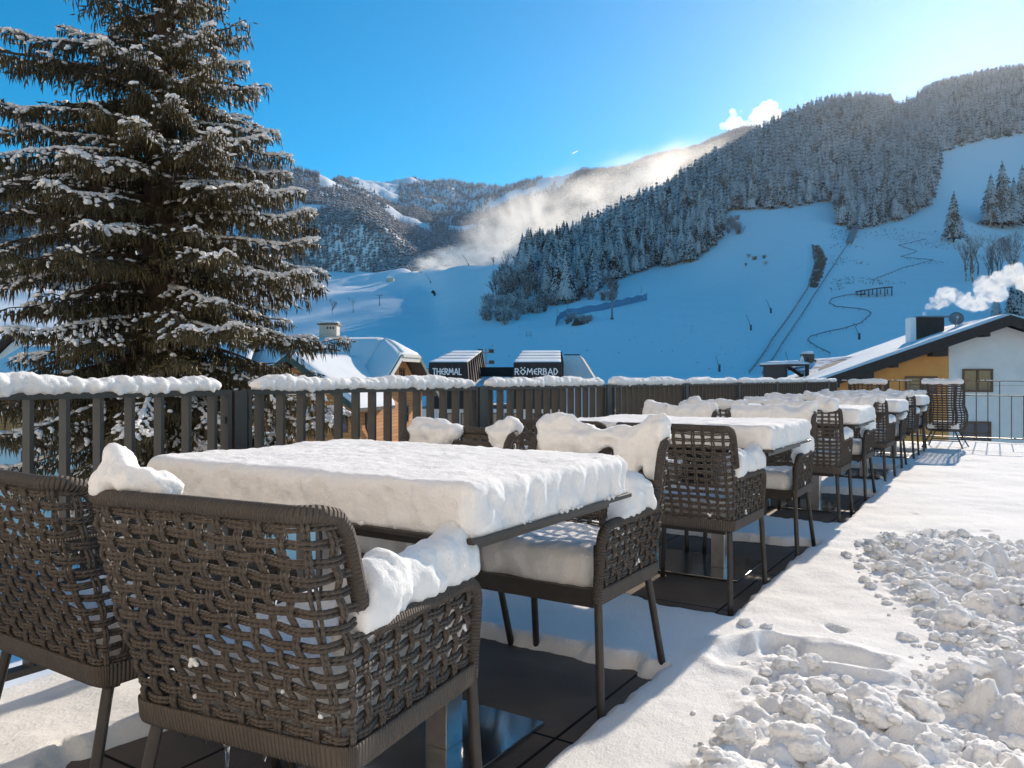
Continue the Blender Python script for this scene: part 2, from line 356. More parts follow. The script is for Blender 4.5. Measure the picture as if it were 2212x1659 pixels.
# ---------------------------------------------------------------- rope armchair
ARM, RC, HW = .465, .055, .277
LTOT = 2*ARM + PI*RC + 2*(HW-RC)
def shell(s, z, off=0.0):
    s = np.asarray(s, float); z = np.asarray(z, float); s, z = np.broadcast_arrays(s, z)
    m = s > LTOT/2; q = np.where(m, LTOT-s, s); c1 = ARM + RC*PI/2
    th = np.clip((q-ARM)/RC, 0, PI/2)
    x = np.where(q < ARM, HW, np.where(q < c1, HW-RC+RC*np.cos(th), HW-RC-(q-c1)))
    y = np.where(q < ARM, .24-q, np.where(q < c1, .24-ARM-RC*np.sin(th), .24-ARM-RC))
    nx, ny = np.cos(th), -np.sin(th); b = np.sin(th)
    x = x + nx*off; y = y + ny*off
    ln = .060*sstep(.46, .90, z)*1.25*sstep(-.02, .35, np.minimum(q/ (ARM), 1.0)*.4 + b*.3)
    y = y - ln*np.where(q < ARM, sstep(.22, .42, q), 1.0)
    t = np.clip((.62-z)/.22, 0, 1); x = x*(1-.055*t); y = y + .05*t*b
    x = np.where(m, -x, x); nx = np.where(m, -nx, nx)
    return np.stack([x, y, z], -1), np.stack([nx, ny, 0*nx], -1)
RIM = np.array([(0, .395), (0, .575), (.006, .604), (.025, .625), (.055, .633), (.25, .633), (.372, .634), (.392, .640), (.406, .657), (.413, .69), (.420, .790), (.430, .832), (.452, .859), (.492, .871), (LTOT/2, .873)])
def zrim(s):
    q = np.minimum(s, LTOT-s); return np.interp(q, RIM[:, 0]+np.arange(len(RIM))*1e-6, RIM[:, 1])
def srim(z): return float(np.interp(z, RIM[5:, 1]+np.arange(len(RIM)-5)*1e-6, RIM[5:, 0]))
def resample(P, step):
    P = np.asarray(P, float); d = np.concatenate([[0], np.cumsum(np.linalg.norm(np.diff(P, axis=0), axis=1))])
    n = max(2, int(d[-1]/step)+1); t = np.linspace(0, d[-1], n)
    return np.stack([np.interp(t, d, P[:, k]) for k in range(P.shape[1])], 1)
def chair_weave():
    mb = MB(); r = .0043; dz, ds = .0308, LTOT/33; amp = .0046; z0 = .447
    for i in range(1, 33):
        s = i*ds; zt = float(zrim(s))-.008
        z = np.linspace(.40, zt, int((zt-.40)/.0078)+2)
        o = amp*np.cos(PI*(z-z0)/dz + PI*i)+.0014
        for sd in (-1, 1):
            jit = .0016*math.sin(i*2.3+sd)*np.sin(z*31+i)
            P, N = shell(s+sd*r*1.02+jit, z, o); mb.tube(P, r, 6, N, True)
    j = 0; z = z0
    while z < .85:
        s_a = 0.004 if z < .622 else max(.372, srim(z)-.001)
        if True:
            s = np.linspace(s_a, LTOT-s_a, int((LTOT-2*s_a)/.0098)+2)
            o = -amp*np.cos(PI*s/ds + PI*j)
            for sd in (-1, 1):
                P, N = shell(s, z+sd*r*1.02+.0022*np.sin(s*23+j*1.7), o); mb.tube(P, r, 6, N, True)
        z += dz; j += 1
    return mb.mesh('rope_weave', M['rope'], True)
def chair_rim():
    mb = MB(); full = np.vstack([RIM, np.stack([LTOT-RIM[::-1, 0], RIM[::-1, 1]], 1)[1:]])
    q = resample(full, .012); P, N = shell(q[:, 0], q[:, 1]); mb.tube(P, .0165, 10, N)
    return mb.mesh('rope_rim', M['wrap'], True)
def chair_band():
    mb = MB(); n = 150; s = np.linspace(0, LTOT, n); prof = [(.013, .438), (.0145, .43), (.0145, .395), (.010, .386), (-.006, .386), (-.008, .43)]
    P = np.stack([shell(s, np.full(n, z), o)[0] for o, z in prof], 1); k = len(prof)
    fs = [(i*k+j, i*k+(j+1) % k, (i+1)*k+(j+1) % k, (i+1)*k+j) for i in range(n-1) for j in range(k)]
    uv = np.stack([np.repeat(s[:, None], k, 1), np.tile(np.arange(k)/k, (n, 1))], -1)
    mb.add(P.reshape(-1, 3), fs, uv.reshape(-1, 2)); return mb.mesh('rope_band', M['band'], True)
def tube_mesh(name, pts, r, mat, sides=10):
    mb = MB(); mb.tube(pts, r, sides); return mb.mesh(name, mat, True)
def cap_profile(name, xs, hs, ds, seed, front=1, vox=.014):
    """snow along the top rail of a chair: heights hs and hanging fronts ds at positions xs"""
    ells = []; X = np.linspace(-.262, .262, 34)
    H = .80*np.interp(X, xs, hs)*(1+.22*noise(np.stack([X, 0*X, 0*X], 1), 14, seed)); D = .9*np.interp(X, xs, ds)*(1+.55*noise(np.stack([X, 0*X, 0*X], 1), 17, seed+5))
    for x, h, d in zip(X, H, D):
        s = LTOT/2 - x; c, _ = shell(np.array(s), np.array(.872)); zt = float(zrim(s)); c = np.array([c[0], c[1], zt])
        if h > .012: ells.append((c+[0, .003*front, h*.42], (.024, .034+.22*h, .012+h*.50)))
        if d > .02:
            k = 0
            while k < d:
                w = 1-.5*(k/d)**2
                p, _ = shell(np.array(s), np.array(max(.45, zt-k))); ells.append((p+np.array([0, front*(.026+.012*w), -.004]), (.022, .016+.016*w, .022))); k += .018
    return blob_mesh(name, ells, vox, M['snow'], .014, 19, seed, 4)
def seat_snow_mesh(seed, th=.145):
    me = snow_slab('seat_snow', (.455, .41, th), .05, .014, .012, seed, .006)
    return me
def arm_snow_mesh(name, side, ys, hs, seed):
    ells = []; Y = np.linspace(ys[0], ys[-1], 20); H = np.interp(Y, ys, hs)
    for y, h in zip(Y, H):
        s = .24-y if side > 0 else LTOT-(.24-y); p, _ = shell(np.array(s), np.array(.633))
        ells.append((p+np.array([-side*(.012+.16*h), 0, .008+h*.45]), (.032+.20*h, .024, .014+h*.55)))
        if h > .06: ells.append((p+np.array([-side*.05, 0, -.02]), (.036, .022, .05)))
    return blob_mesh(name, ells, .012, M['snow'], .010, 20, seed)
CH = {'weave': chair_weave(), 'rim': chair_rim(), 'band': chair_band()}
def seat_frame():
    mb = MB(); mb.box((0, .215, .402), (.49, .035, .056)); mb.box((0, .0, .392), (.48, .40, .012)); mb.box((0, -.18, .376), (.44, .03, .03))
    return mb.mesh('seat_frame', M['metal'])
CH['seat_frame'] = seat_frame()
LEGS = [[(.261, .236, .575), (.264, .238, .40), (.283, .252, .0)], [(-.261, .236, .575), (-.264, .238, .40), (-.283, .252, .0)],
        [(.238, -.195, .42), (.245, -.21, .37), (.275, -.29, .0)], [(-.238, -.195, .42), (-.245, -.21, .37), (-.275, -.29, .0)]]
CH['legs'] = [tube_mesh('leg', resample(l, .06), .0135, M['metal']) for l in LEGS]
def flecks(seed, n):
    ells = []; rr = random.Random(seed)
    for _ in range(n):
        s = rr.choice([rr.uniform(.02, .34), LTOT-rr.uniform(.02, .34), rr.uniform(.5, .9)]); z = rr.uniform(.45, .63)
        p, nn = shell(np.array(s), np.array(z), .007); tg = np.cross(nn, [0, 0, 1]); k = rr.uniform(.003, .0065)
        for _ in range(rr.choice([1, 2, 4, 6])):
            ells.append((p+tg*rr.uniform(-2, 2)*k+np.array([0, 0, rr.uniform(-1.6, 1.6)*k])+nn*rr.uniform(-.6, .3)*k, np.array([1, 1, 1])*k*rr.uniform(.6, 1.25)))
    return blob_mesh('snow_flecks', ells, .0028, M['snow'], .0028, 110, seed, 2)
FLECK = [flecks(k, 13) for k in range(2)]
SEAT = [seat_snow_mesh(k+3, t) for k, t in ((0, .15), (1, .13), (2, .14))]
far_caps = [cap_profile('back_snow', [-.28, -.18, -.08, 0, .08, .18, .28], [.11, .07, .04, .03, .045, .085, .09], [.20, .17, .05, .05, .05, .13, .15], 1, 1, .012),
            cap_profile('back_snow', [-.28, -.2, -.12, -.03, .06, .14, .22, .28], [.085, .06, .012, .0, .02, .05, .075, .06], [.15, .10, .0, .0, .03, .10, .14, .10], 2, 1, .012),
            cap_profile('back_snow', [-.28, -.15, 0, .15, .28], [.095, .05, .045, .05, .07], [.17, .13, .11, .12, .15], 3, 1),
            cap_profile('back_snow', [-.28, -.15, 0, .15, .28], [.065, .05, .04, .055, .085], [.15, .13, .12, .14, .16], 4, 1)]
near_caps = [cap_profile('back_snow', [-.28, -.15, 0, .15, .28], [.11, .075, .06, .07, .10], [0, 0, 0, 0, 0], 5, 1),
             cap_profile('back_snow', [-.28, -.1, .05, .2, .28], [.06, .09, .07, .06, .08], [0, 0, 0, 0, 0], 6, 1)]
arm_r = arm_snow_mesh('arm_snow', 1, [-.18, -.15, -.04, .05, .13, .215, .232], [.05, .115, .10, .10, .115, .13, .07], 1)
arm_r_far = arm_snow_mesh('arm_snow', -1, [-.13, -.08, -.02, .05, .10], [.09, .13, .12, .06, .0], 2)
arm_both = [arm_snow_mesh('arm_snow', s, [-.13, -.05, .05, .15, .23], [.08, .05, .04, .07, .03], 7+s) for s in (1, -1)]
def armchair(p, a, face, label, seed, back=None, arms=(), fleck=None, yaw=0):
    """face 0 looks along the row away from the camera, 1 looks back along it"""
    o = empty('rope_armchair', W(p, a), ROT + (PI if face else 0) + math.radians(yaw))
    tag(o, label, 'chair', 'rope armchairs round the snowy tables')
    link('rope_weave', CH['weave'], o); link('rope_rim', CH['rim'], o); link('rope_band', CH['band'], o); link('seat_frame', CH['seat_frame'], o)
    for l in CH['legs']: link('leg', l, o)
    s = link('seat_snow', SEAT[seed % 3], o); s.location = (0, .01, .405)
    if back is not None: link('back_snow', back, o)
    for a_ in arms: link('arm_snow', a_, o)
    if fleck is not None: link('snow_flecks', fleck, o)['kind'] = 'stuff'
    return o
PITCH, A0, TD, TWD = 2.62, 1.44, .87, 1.26
ORD = ['first', 'second', 'third', 'fourth', 'fifth']
PR, PL = -1.365, -2.03
lump = blob_mesh('back_snow', [((-0.230, -0.330, 0.895), (.032, .045, .045)), ((-0.220, -0.320, 0.925), (.030, .042, .042)), ((-0.195, -0.315, 0.900), (.045, .05, .035)), ((-0.150, -0.300, 0.892), (.036, .045, .028)), ((-0.125, -0.290, 0.886), (.026, .034, .018)), ((-0.223, -0.320, 0.950), (.018, .028, .024))], .008, M['snow'], .012, 22, 4, 4)
for k in range(5):
    a0 = A0 + PITCH*k; w = ORD[k]
    nr = [lump, None, near_caps[0], near_caps[1], near_caps[0]][k]; nl = [None, None, near_caps[1], near_caps[0], near_caps[1]][k]
    tl = ['nearest table', 'second table', 'third table', 'fourth table', 'farthest table'][k]
    r_desc = ['snow lump on its back', 'bare top rail', 'thick snow on its top rail', 'snow along its top rail', 'snow-capped back'][k]
    l_desc = ['bare top rail', 'bare top rail', 'snow on its top rail', 'snow along its top rail', 'snow-capped back'][k]
    armchair(PR+(.062 if k == 0 else 0), a0-(.205 if k == 0 else .18), 0, f'path-side rope armchair, back to camera, {r_desc}, at {tl}', k, nr, [arm_r] if k < 2 else [arm_both[0]], FLECK[k % 2] if k < 3 else None, [7.5, -1, 1, -2, 0][k])
    armchair(PL, a0-.18, 0, f'fence-side rope armchair, back to camera, {l_desc}, at {tl}', k+1, nl, [arm_both[1]] if k else [], None, [-1, 1, 0, 2, 0][k])
    armchair(PR, a0+TD+.16, 1, f'path-side rope armchair facing the camera under draped snow, behind {tl}', k, far_caps[[0, 2, 3, 2, 3][k]], [arm_r_far, ] if k < 3 else [arm_both[1]], FLECK[(k+1) % 2] if k < 3 else None, [0, 1, -1, 0, 1][k])
    armchair(PL, a0+TD+.15, 1, f'fence-side rope armchair facing the camera under draped snow, behind {tl}', k+2, far_caps[[1, 3, 2, 3, 2][k]], [arm_both[0]], None, [0, -1, 1, 0, 0][k])
# icicles under the nearest chair
def icicle(l, r, seed):
    rr = random.Random(seed); z = np.linspace(0, -l, 9); rad = r*(1-np.linspace(0, 1, 9)**1.2)*np.array([1+.15*rr.uniform(-1, 1) for _ in z])+.0006
    mb = MB(); mb.tube(np.stack([0*z, 0*z, z], 1), rad, 8); return mb.mesh('icicle', M['ice'], True)
chair0 = [o for o in COL.objects if o.name == 'rope_armchair'][0]
for i, (s, l) in enumerate([(.60, .012), (.70, .02), (.80, .062), (.86, .015), (.64, .010), (.92, .012)]):
    p, _ = shell(np.array(s), np.array(.388), .004); ic = link('icicle', icicle(l, .0055, i), chair0); ic.location = p

# ---------------------------------------------------------------- tables
def table(k):
    a0 = A0 + PITCH*k; big = k < 2
    o = empty('dining_table', W(-1.02-TWD/2, a0+TD/2), ROT)
    tag(o, ['square dining table nearest the camera under a thick slab of snow', 'second dining table from the camera with a thick snow slab', 'third dining table along the row, snow slab on its top', 'fourth dining table along the row under a snow slab', 'farthest dining table in the row under snow, beside the wicker lounge chairs'][k], 'table', 'snow-covered dining tables')
    mb = MB(); mb.box((0, 0, .732), (TWD, TD, .014)); mb.build('tabletop', M['metal'], o, bevel=.003)
    mb = MB()
    for s in (-1, 1): mb.box((0, s*(TD/2-.06), .712), (TWD-.12, .03, .026)); mb.box((s*(TWD/2-.06), 0, .7121), (.03, TD-.149, .0262))
    mb.build('underframe', M['metal'], o)
    for s in (-1, 1):
        mb = MB(); mb.box((s*.215, 0, .363), (.08, .08, .70)); mb.build('column', M['steel'], o, bevel=.004)
    mb = MB(); mb.box((0, 0, .0095), (.80, .56, .011)); mb.build('base_plate', M['plate'], o, bevel=.002)
    s = link('snow_slab', snow_slab('snow_slab', (TWD-.012, TD-.012, .122), .034, .0095 if k == 0 else .012 if big else .018, [.0075, .010, .012, .012, .012][k], 11+k, [.011, .012, .014, .012, .014][k], [.004, .008, .012, .010, .012][k]), o)
    s.location = (0, 0, .7385)
    if big:
        rr = random.Random(k); ells = []
        for _ in range(26):
            t = rr.uniform(-.5, .5); r = rr.uniform(.004, .009)
            x, y = (TWD/2-.006, t*TD) if rr.random() < .55 else (t*TWD, -TD/2+.006)
            ells.append(((x, y, .738+r*.3), (r, r, r)))
        link('snow_crumbs', blob_mesh('snow_crumbs', ells, .004, M['snow'], .002, 60, k, 2), o)['kind'] = 'stuff'
for k in range(5): table(k)

# ---------------------------------------------------------------- slatted fence beside the tables
FP = -2.72; A_END = 15.2; PANEL = 1.755
a_first = FP_A = None
base_a = -FP*.787                      # along position of the first panel joint seen
fence = empty('slat_fence', W(FP, base_a), ROT)
tag(fence, 'dark slatted metal fence along the tables, snow lying on its top rail', 'fence')
def fence_snow(L, seed, vox):
    ells = []; n = int(L/.028); rr = random.Random(seed)
    for i in range(n):
        t = (i/(n-1)-.5)*(L-.05); e = min(1, (L/2-abs(t))/.09); h = .058*(.35+.65*e**.5)*(1+.12*math.sin(t*6+seed*2)+.08*math.sin(t*17+seed)+.06*rr.uniform(-1, 1))
        ells.append(((rr.uniform(-.004, .004), t, h*.42), (.036+.010*e, .034, h*.60)))
        if rr.random() < .8: ells.append((((.034 if rr.random() < .7 else -.034), t+rr.uniform(-.01, .01), rr.uniform(-.004, .034)), (.013, rr.uniform(.008, .018), rr.uniform(.009, .018))))
    return blob_mesh('snow_cap', ells, vox, M['snow'], .006, 34, seed, 3)
FS = [fence_snow(PANEL-.17, k, .008) for k in range(2)] + [fence_snow(PANEL-.17, 5, .016)]
def panel_mesh():
    mb = MB(); L = PANEL-.12
    mb.box((0, 0, 1.043), (.052, L, .022)); mb.box((0, 0, .15), (.05, L, .022))
    n = 14
    for i in range(n):
        y = (i-(n-1)/2)*.117; mb.box((0, y, .5965), (.046, .014, .871))
    for s in (-1, 1): mb.box((0, s*(L/2+.0095), .597), (.05, .019, .913))
    return mb.mesh('slat_panel', M['fence'])
PM = panel_mesh()
def fpost():
    mb = MB(); mb.box((0, 0, .525), (.06, .062, 1.05)); mb.box((0, 0, .006), (.12, .13, .012))
    for z in (.93, .22): mb.box((0, 0, z), (.024, .13, .026))
    return mb.mesh('fence_post', M['fence'])
PO = fpost()
for n in range(-2, 7):
    y = PANEL*(n+.5)
    pn = link('slat_panel', PM, fence); pn.location = (0, y, 0)
    sn = link('snow_cap', FS[2 if n > 2 else n % 2], pn); sn.location = (0, 0, 1.052); sn.rotation_euler.z = PI if n % 3 == 1 else 0
    po = link('fence_post', PO, fence); po.location = (0, PANEL*n, 0)
po = link('fence_post', PO, fence); po.location = (0, PANEL*7, 0)
yl = PANEL*7; rest = A_END-base_a-yl
mb = MB(); mb.box((0, yl+rest/2, 1.043), (.052, rest-.1, .022)); mb.box((0, yl+rest/2, .15), (.05, rest-.1, .022))
for i in range(int(rest/.117)): mb.box((0, yl+.09+i*.117, .5965), (.046, .014, .871))
sp = mb.build('slat_panel', M['fence'], fence)
sn = link('snow_cap', fence_snow(rest-.15, 9, .016), sp); sn.location = (0, yl+rest/2, 1.052)
po = link('fence_post', PO, fence); po.location = (0, A_END-base_a-.03, 0)
# railing across the end of the terrace
rail = empty('bar_railing', W(FP, A_END), ROT)
tag(rail, 'thin black bar railing across the far end of the terrace with snow on its rails', 'railing')
mb = MB(); RL = 9.6
mb.box((RL/2+.05, 0, 1.06), (RL, .04, .012)); mb.box((RL/2+.05, 0, .82), (RL, .02, .016)); mb.box((RL/2+.05, 0, .12), (RL, .03, .016))
mb.build('rail', M['fence'], rail)
mb = MB(); x = .22
while x < RL: mb.box((x, 0, .47), (.014, .014, .684)); x += .165
x = .22
while x < 2.6: mb.box((x, 0, .941), (.014, .014, .222)); x += .165
mb.build('bar_infill', M['fence'], rail)
for x in (.85, 3.0, 5.05, 7.1, 9.2):
    mb = MB(); mb.box((x, .045, .53), (.06, .05, 1.055)); mb.box((x, .045, .008), (.14, .12, .015)); mb.build('fence_post', M['fence'], rail)
ells = []; rr = random.Random(3)
for i in range(330):
    x = rr.uniform(.1, RL); z, h = rr.choice([(1.066, .014), (1.066, .016), (.128, .02)])
    if math.sin(x*2.1+z) > -.45: ells.append(((x, 0, z+h*.3), (rr.uniform(.02, .06), .018, h)))
link('rail_snow', blob_mesh('rail_snow', ells, .014, M['snow'], .004, 20, 3, 2), rail)

# ---------------------------------------------------------------- wicker lounge chairs at the end
def lounge(p, a, yaw, label, seed):
    o = empty('wicker_lounge_chair', W(p, a), ROT+math.radians(yaw)); tag(o, label, 'chair', 'wicker lounge chairs at the end railing')
    PH = math.radians(108)
    def R(z): return np.interp(z, [.32, .42, .55, .70, .84, .96, 1.02], [.255, .29, .295, .262, .285, .31, .305])
    def zt(ph): return .60 + .42*(1-sstep(math.radians(52), math.radians(92), np.abs(ph)))
    def pt(ph, z, off=0): r = R(z)+off; return np.stack([r*np.sin(ph), -r*np.cos(ph)*.86-.09*sstep(.5, 1.0, z)+.02, z+0*ph], -1)
    mb = MB()
    for ph in np.linspace(-PH, PH, 17):
        z = np.linspace(.325, float(zt(ph)), 16); mb.tube(pt(np.full(16, ph), z), .009, 5)
    for z in np.arange(.335, 1.01, .036):
        phs = np.linspace(-PH, PH, 60); ok = zt(phs) > z+.004
        if ok.sum() > 3: mb.tube(pt(phs[ok], np.full(ok.sum(), z), .004*np.cos(np.arange(ok.sum())*2.5)), .0115, 5)
    mb.build('wicker_weave', M['rope'], o, True)
    mb = MB(); phs = np.linspace(-PH, PH, 60); mb.tube(pt(phs, zt(phs)), .016, 8)
    for ph in (-.62, .62): z = np.linspace(.325, 1.0, 16); mb.tube(pt(np.full(16, ph), z, .008), .014, 6)
    mb.tube(pt(phs, np.full(60, .325)), .014, 8); mb.build('wicker_rim', M['wrap'], o, True)
    mb = MB(); mb.tube([(0, 0, .30), (0, 0, .34)], .235, 20); mb.build('seat_frame', M['metal'], o)
    for sx, sy in ((1, 1), (-1, 1), (1, -1), (-1, -1)):
        mb = MB(); mb.tube([(sx*.15, sy*.14, .32), (sx*.30, sy*.28, 0)], .010, 8); mb.build('leg', M['metal'], o, True)
    mb = MB()
    for sy in (1, -1): mb.tube([(-.225, sy*.21, .16), (.225, sy*.21, .16)], .007, 6)
    mb.build('stretcher', M['metal'], o)
    ells = []
    for ph in np.linspace(-.95, .95, 26):
        q = pt(np.array(ph), np.array(float(zt(ph)))); ells.append((q+[0, .0, .035], (.045, .055, .045)))
    link('back_snow', blob_mesh('back_snow', ells, .016, M['snow'], .010, 14, seed), o)
    s = link('seat_snow', snow_slab('seat_snow', (.42, .40, .10), .05, .03, .012, seed), o); s.location = (0, 0, .341)
    return o
lounge(-.88, 13.75, -6, 'high-backed wicker lounge chair standing free between the last table and the railing', 31)
lounge(-2.02, 14.15, 4, 'high-backed wicker lounge chair by the fence corner, half hidden by snowy chairs', 32)
lounge(.92, 12.35, 60, 'wicker lounge chair cut off by the right edge, snow on its back', 33)

# ---------------------------------------------------------------- terrace
fl = MB(); fl.box((3.05, 5.7, -3.61), (12.0, 19.4, 7.22))
tf = fl.build('terrace_floor', M['tile']); tf.rotation_euler.z = ROT; tag(tf, kind='structure')
pv = np.concatenate([np.arange(-2.86, 2.6, .018), np.arange(2.6, 9.0, .09)])
av = np.concatenate([np.arange(-3.6, .4, .12), np.arange(.4, 5.6, .018), np.arange(5.6, 15.36, .04)])
PP, AA = np.meshgrid(pv, av, indexing='ij'); G = np.stack([PP, AA, 0*PP], -1)
wob = .05*fbm(G, 3.0, 3, 1) + .02*fbm(G, 14, 2, 4)
Hs = .058 + .010*fbm(G, 1.1, 2, 2) + .004*fbm(G, 6, 2, 6)
bare = np.zeros_like(PP)
for k in range(6):
    lo, hi = (.1 if k == 0 else .88+2.63*k), 2.72+2.63*k
    dd = np.minimum.reduce([PP+2.26+wob, -1.075-PP+wob*.5, AA-lo+wob, hi-AA+wob])
    if k >= 3: dd = dd-.12
    bare = np.maximum(bare, sstep(-.03, .035, dd))
Hs = Hs*(1-bare) - .03*bare + .012*bare*(1-bare)*4*noise(G, 30, 8)
def groove(P0, P1, w, d):
    ab = np.array(P1)-np.array(P0); t = np.clip(((PP-P0[0])*ab[0]+(AA-P0[1])*ab[1])/(ab@ab), 0, 1)
    r = np.hypot(PP-P0[0]-t*ab[0], AA-P0[1]-t*ab[1]) + .035*noise(G, 9, 11)
    return -d*(1-sstep(w*.45, w, r)) + d*.55*np.exp(-((r-w*1.15)/(w*.28))**2)*(.6+.6*noise(G, 12, 15))
def floor_at(u, v):
    y = (EYE-.05)/((v-V0)/F); x = (u-U0)/F*y; return np.array([x*C_-y*S_, x*S_+y*C_])
q1, q2, q3 = floor_at(1690, 1395), floor_at(1870, 1440), floor_at(1600, 1420)
Hs += groove(q1, q2, .10, .05)*(1-bare) + groove(q3, q1, .13, .03)*(1-bare)
for u, v, w in ((1790, 1352, .03), (2000, 1165, .03), (2120, 1150, .03), (1960, 1108, .02), (1990, 1600, .10)):
    q = floor_at(u, v); Hs += groove(q, q+np.array([.06, -.03]), w, .02)*(1-bare)
# trampled and shovelled snow at the right
poly = [floor_at(*q) for q in ((1850, 1175), (2010, 1150), (2330, 1200), (2700, 1300), (2700, 1900), (1420, 1900), (1500, 1620), (1640, 1520), (1660, 1460), (1730, 1450), (1900, 1500), (2060, 1420), (1930, 1290))]
def poly_d(px, py, poly):                # signed distance, inside positive
    ins = np.zeros(px.shape, bool); dm = np.full(px.shape, 1e9); n = len(poly)
    for i in range(n):
        a, b = np.array(poly[i]), np.array(poly[(i+1) % n])
        c = ((a[1] > py) != (b[1] > py)) & (px < (b[0]-a[0])*(py-a[1])/(b[1]-a[1]+1e-12)+a[0]); ins ^= c
        ab = b-a; t = np.clip(((px-a[0])*ab[0]+(py-a[1])*ab[1])/(ab@ab), 0, 1)
        dm = np.minimum(dm, np.hypot(px-a[0]-t*ab[0], py-a[1]-t*ab[1]))
    return np.where(ins, dm, -dm)
pd = poly_d(PP, AA, poly); churn = sstep(-.05, .12, pd + .07*fbm(G, 5, 2, 20))
ridge = 1-np.abs(fbm(G, 4.2, 2, 31)); lump_ = np.abs(fbm(G, 9, 3, 33))
Hs += churn*(.030*(ridge-.62) + .040*(lump_-.2) + .022*fbm(G, 19, 3, 37) + .008*fbm(G, 48, 1, 39))
for u, v, w, d in ((2190, 1240, .22, .07), (2150, 1330, .20, .06), (2180, 1480, .16, .05), (2080, 1560, .18, .05), (1990, 1480, .12, .04)):
    q = floor_at(u, v); Hs += groove(q, q+np.array([.12, -.15]), w, d)*churn
Hs = np.where(bare < .03, np.maximum(Hs, .007), Hs)
n0, n1 = PP.shape; I = np.arange(n0*n1).reshape(n0, n1)
V = np.stack([PP, AA, Hs], -1).reshape(-1, 3); Q = np.stack([I[:-1, :-1], I[1:, :-1], I[1:, 1:], I[:-1, 1:]], -1).reshape(-1, 4)
sg = link('snow_ground', fast_mesh('snow_ground', V, Q, M['snow_ground'], True)); sg.rotation_euler.z = ROT; tag(sg, kind='structure')
# loose clods
Vs, Fs, n = [], [], 0; rr = random.Random(5)
def add_clod(p, a, r, sub, sink=.35):
    global n
    Vc, Fc = ICO[sub]; sd = rr.randrange(9999)
    d = 1 + .26*fbm(Vc+sd, 1.3, 2, sd % 97) + .10*fbm(Vc+sd, 3.6, 2, 7) + (.06*fbm(Vc+sd, 9, 2, 9) if sub > 2 else 0)
    Vc = Vc*d[:, None]*np.array([rr.uniform(.8, 1.3), rr.uniform(.8, 1.2), rr.uniform(.55, .85)])*r
    th = rr.uniform(0, 6.28); c, s = math.cos(th), math.sin(th); Vc = Vc @ np.array([[c, s, 0], [-s, c, 0], [0, 0, 1]])
    i = min(np.searchsorted(pv, p), n0-1); j = min(np.searchsorted(av, a), n1-1)
    Vs.append(Vc+[p, a, Hs[i, j]+r*(sink-.28)]); Fs.append(Fc+n); n += len(Vc)
pts = np.array(poly); lo, hi = pts.min(0), pts.max(0); cnt = 0
while cnt < 2800:
    p, a = rr.uniform(lo[0], min(hi[0], 3.4)), rr.uniform(max(lo[1], 1.0), hi[1])
    d = float(poly_d(np.array(p), np.array(a), poly))
    if d < -.12 or (d < 0 and rr.random() < .7): continue
    near = a < 3.2
    r = min(.046, .0056/(rr.random()**.75+.06)) if near else min(.046, .0075/(rr.random()**.7+.10))
    if d < .05: r = min(r, .03)
    add_clod(p, a, r, 4 if r > .06 else 3 if r > .022 else 2 if r > .012 else 1); cnt += 1
for u, v, r in ((1700, 1392, .05), (1665, 1405, .045), (1590, 1605, .055), (1620, 1440, .03), (1750, 1445, .04), (1855, 1505, .05), (2030, 1590, .065), (1985, 1540, .05), (2120, 1270, .055), (2050, 1215, .05), (1900, 1560, .06), (1780, 1580, .05), (1720, 1620, .06), (2140, 1620, .06), (1655, 1355, .025), (1610, 1350, .03), (2170, 1400, .05)):
    q = floor_at(u, v); add_clod(q[0], q[1], r, 4, .25)
cl = link('snow_clods', fast_mesh('snow_clods', np.vstack(Vs), np.vstack(Fs), M['snow_ground'], True)); cl.rotation_euler.z = ROT
tag(cl, 'loose clods of shovelled snow scattered over the trodden path', 'snow', kind='stuff')
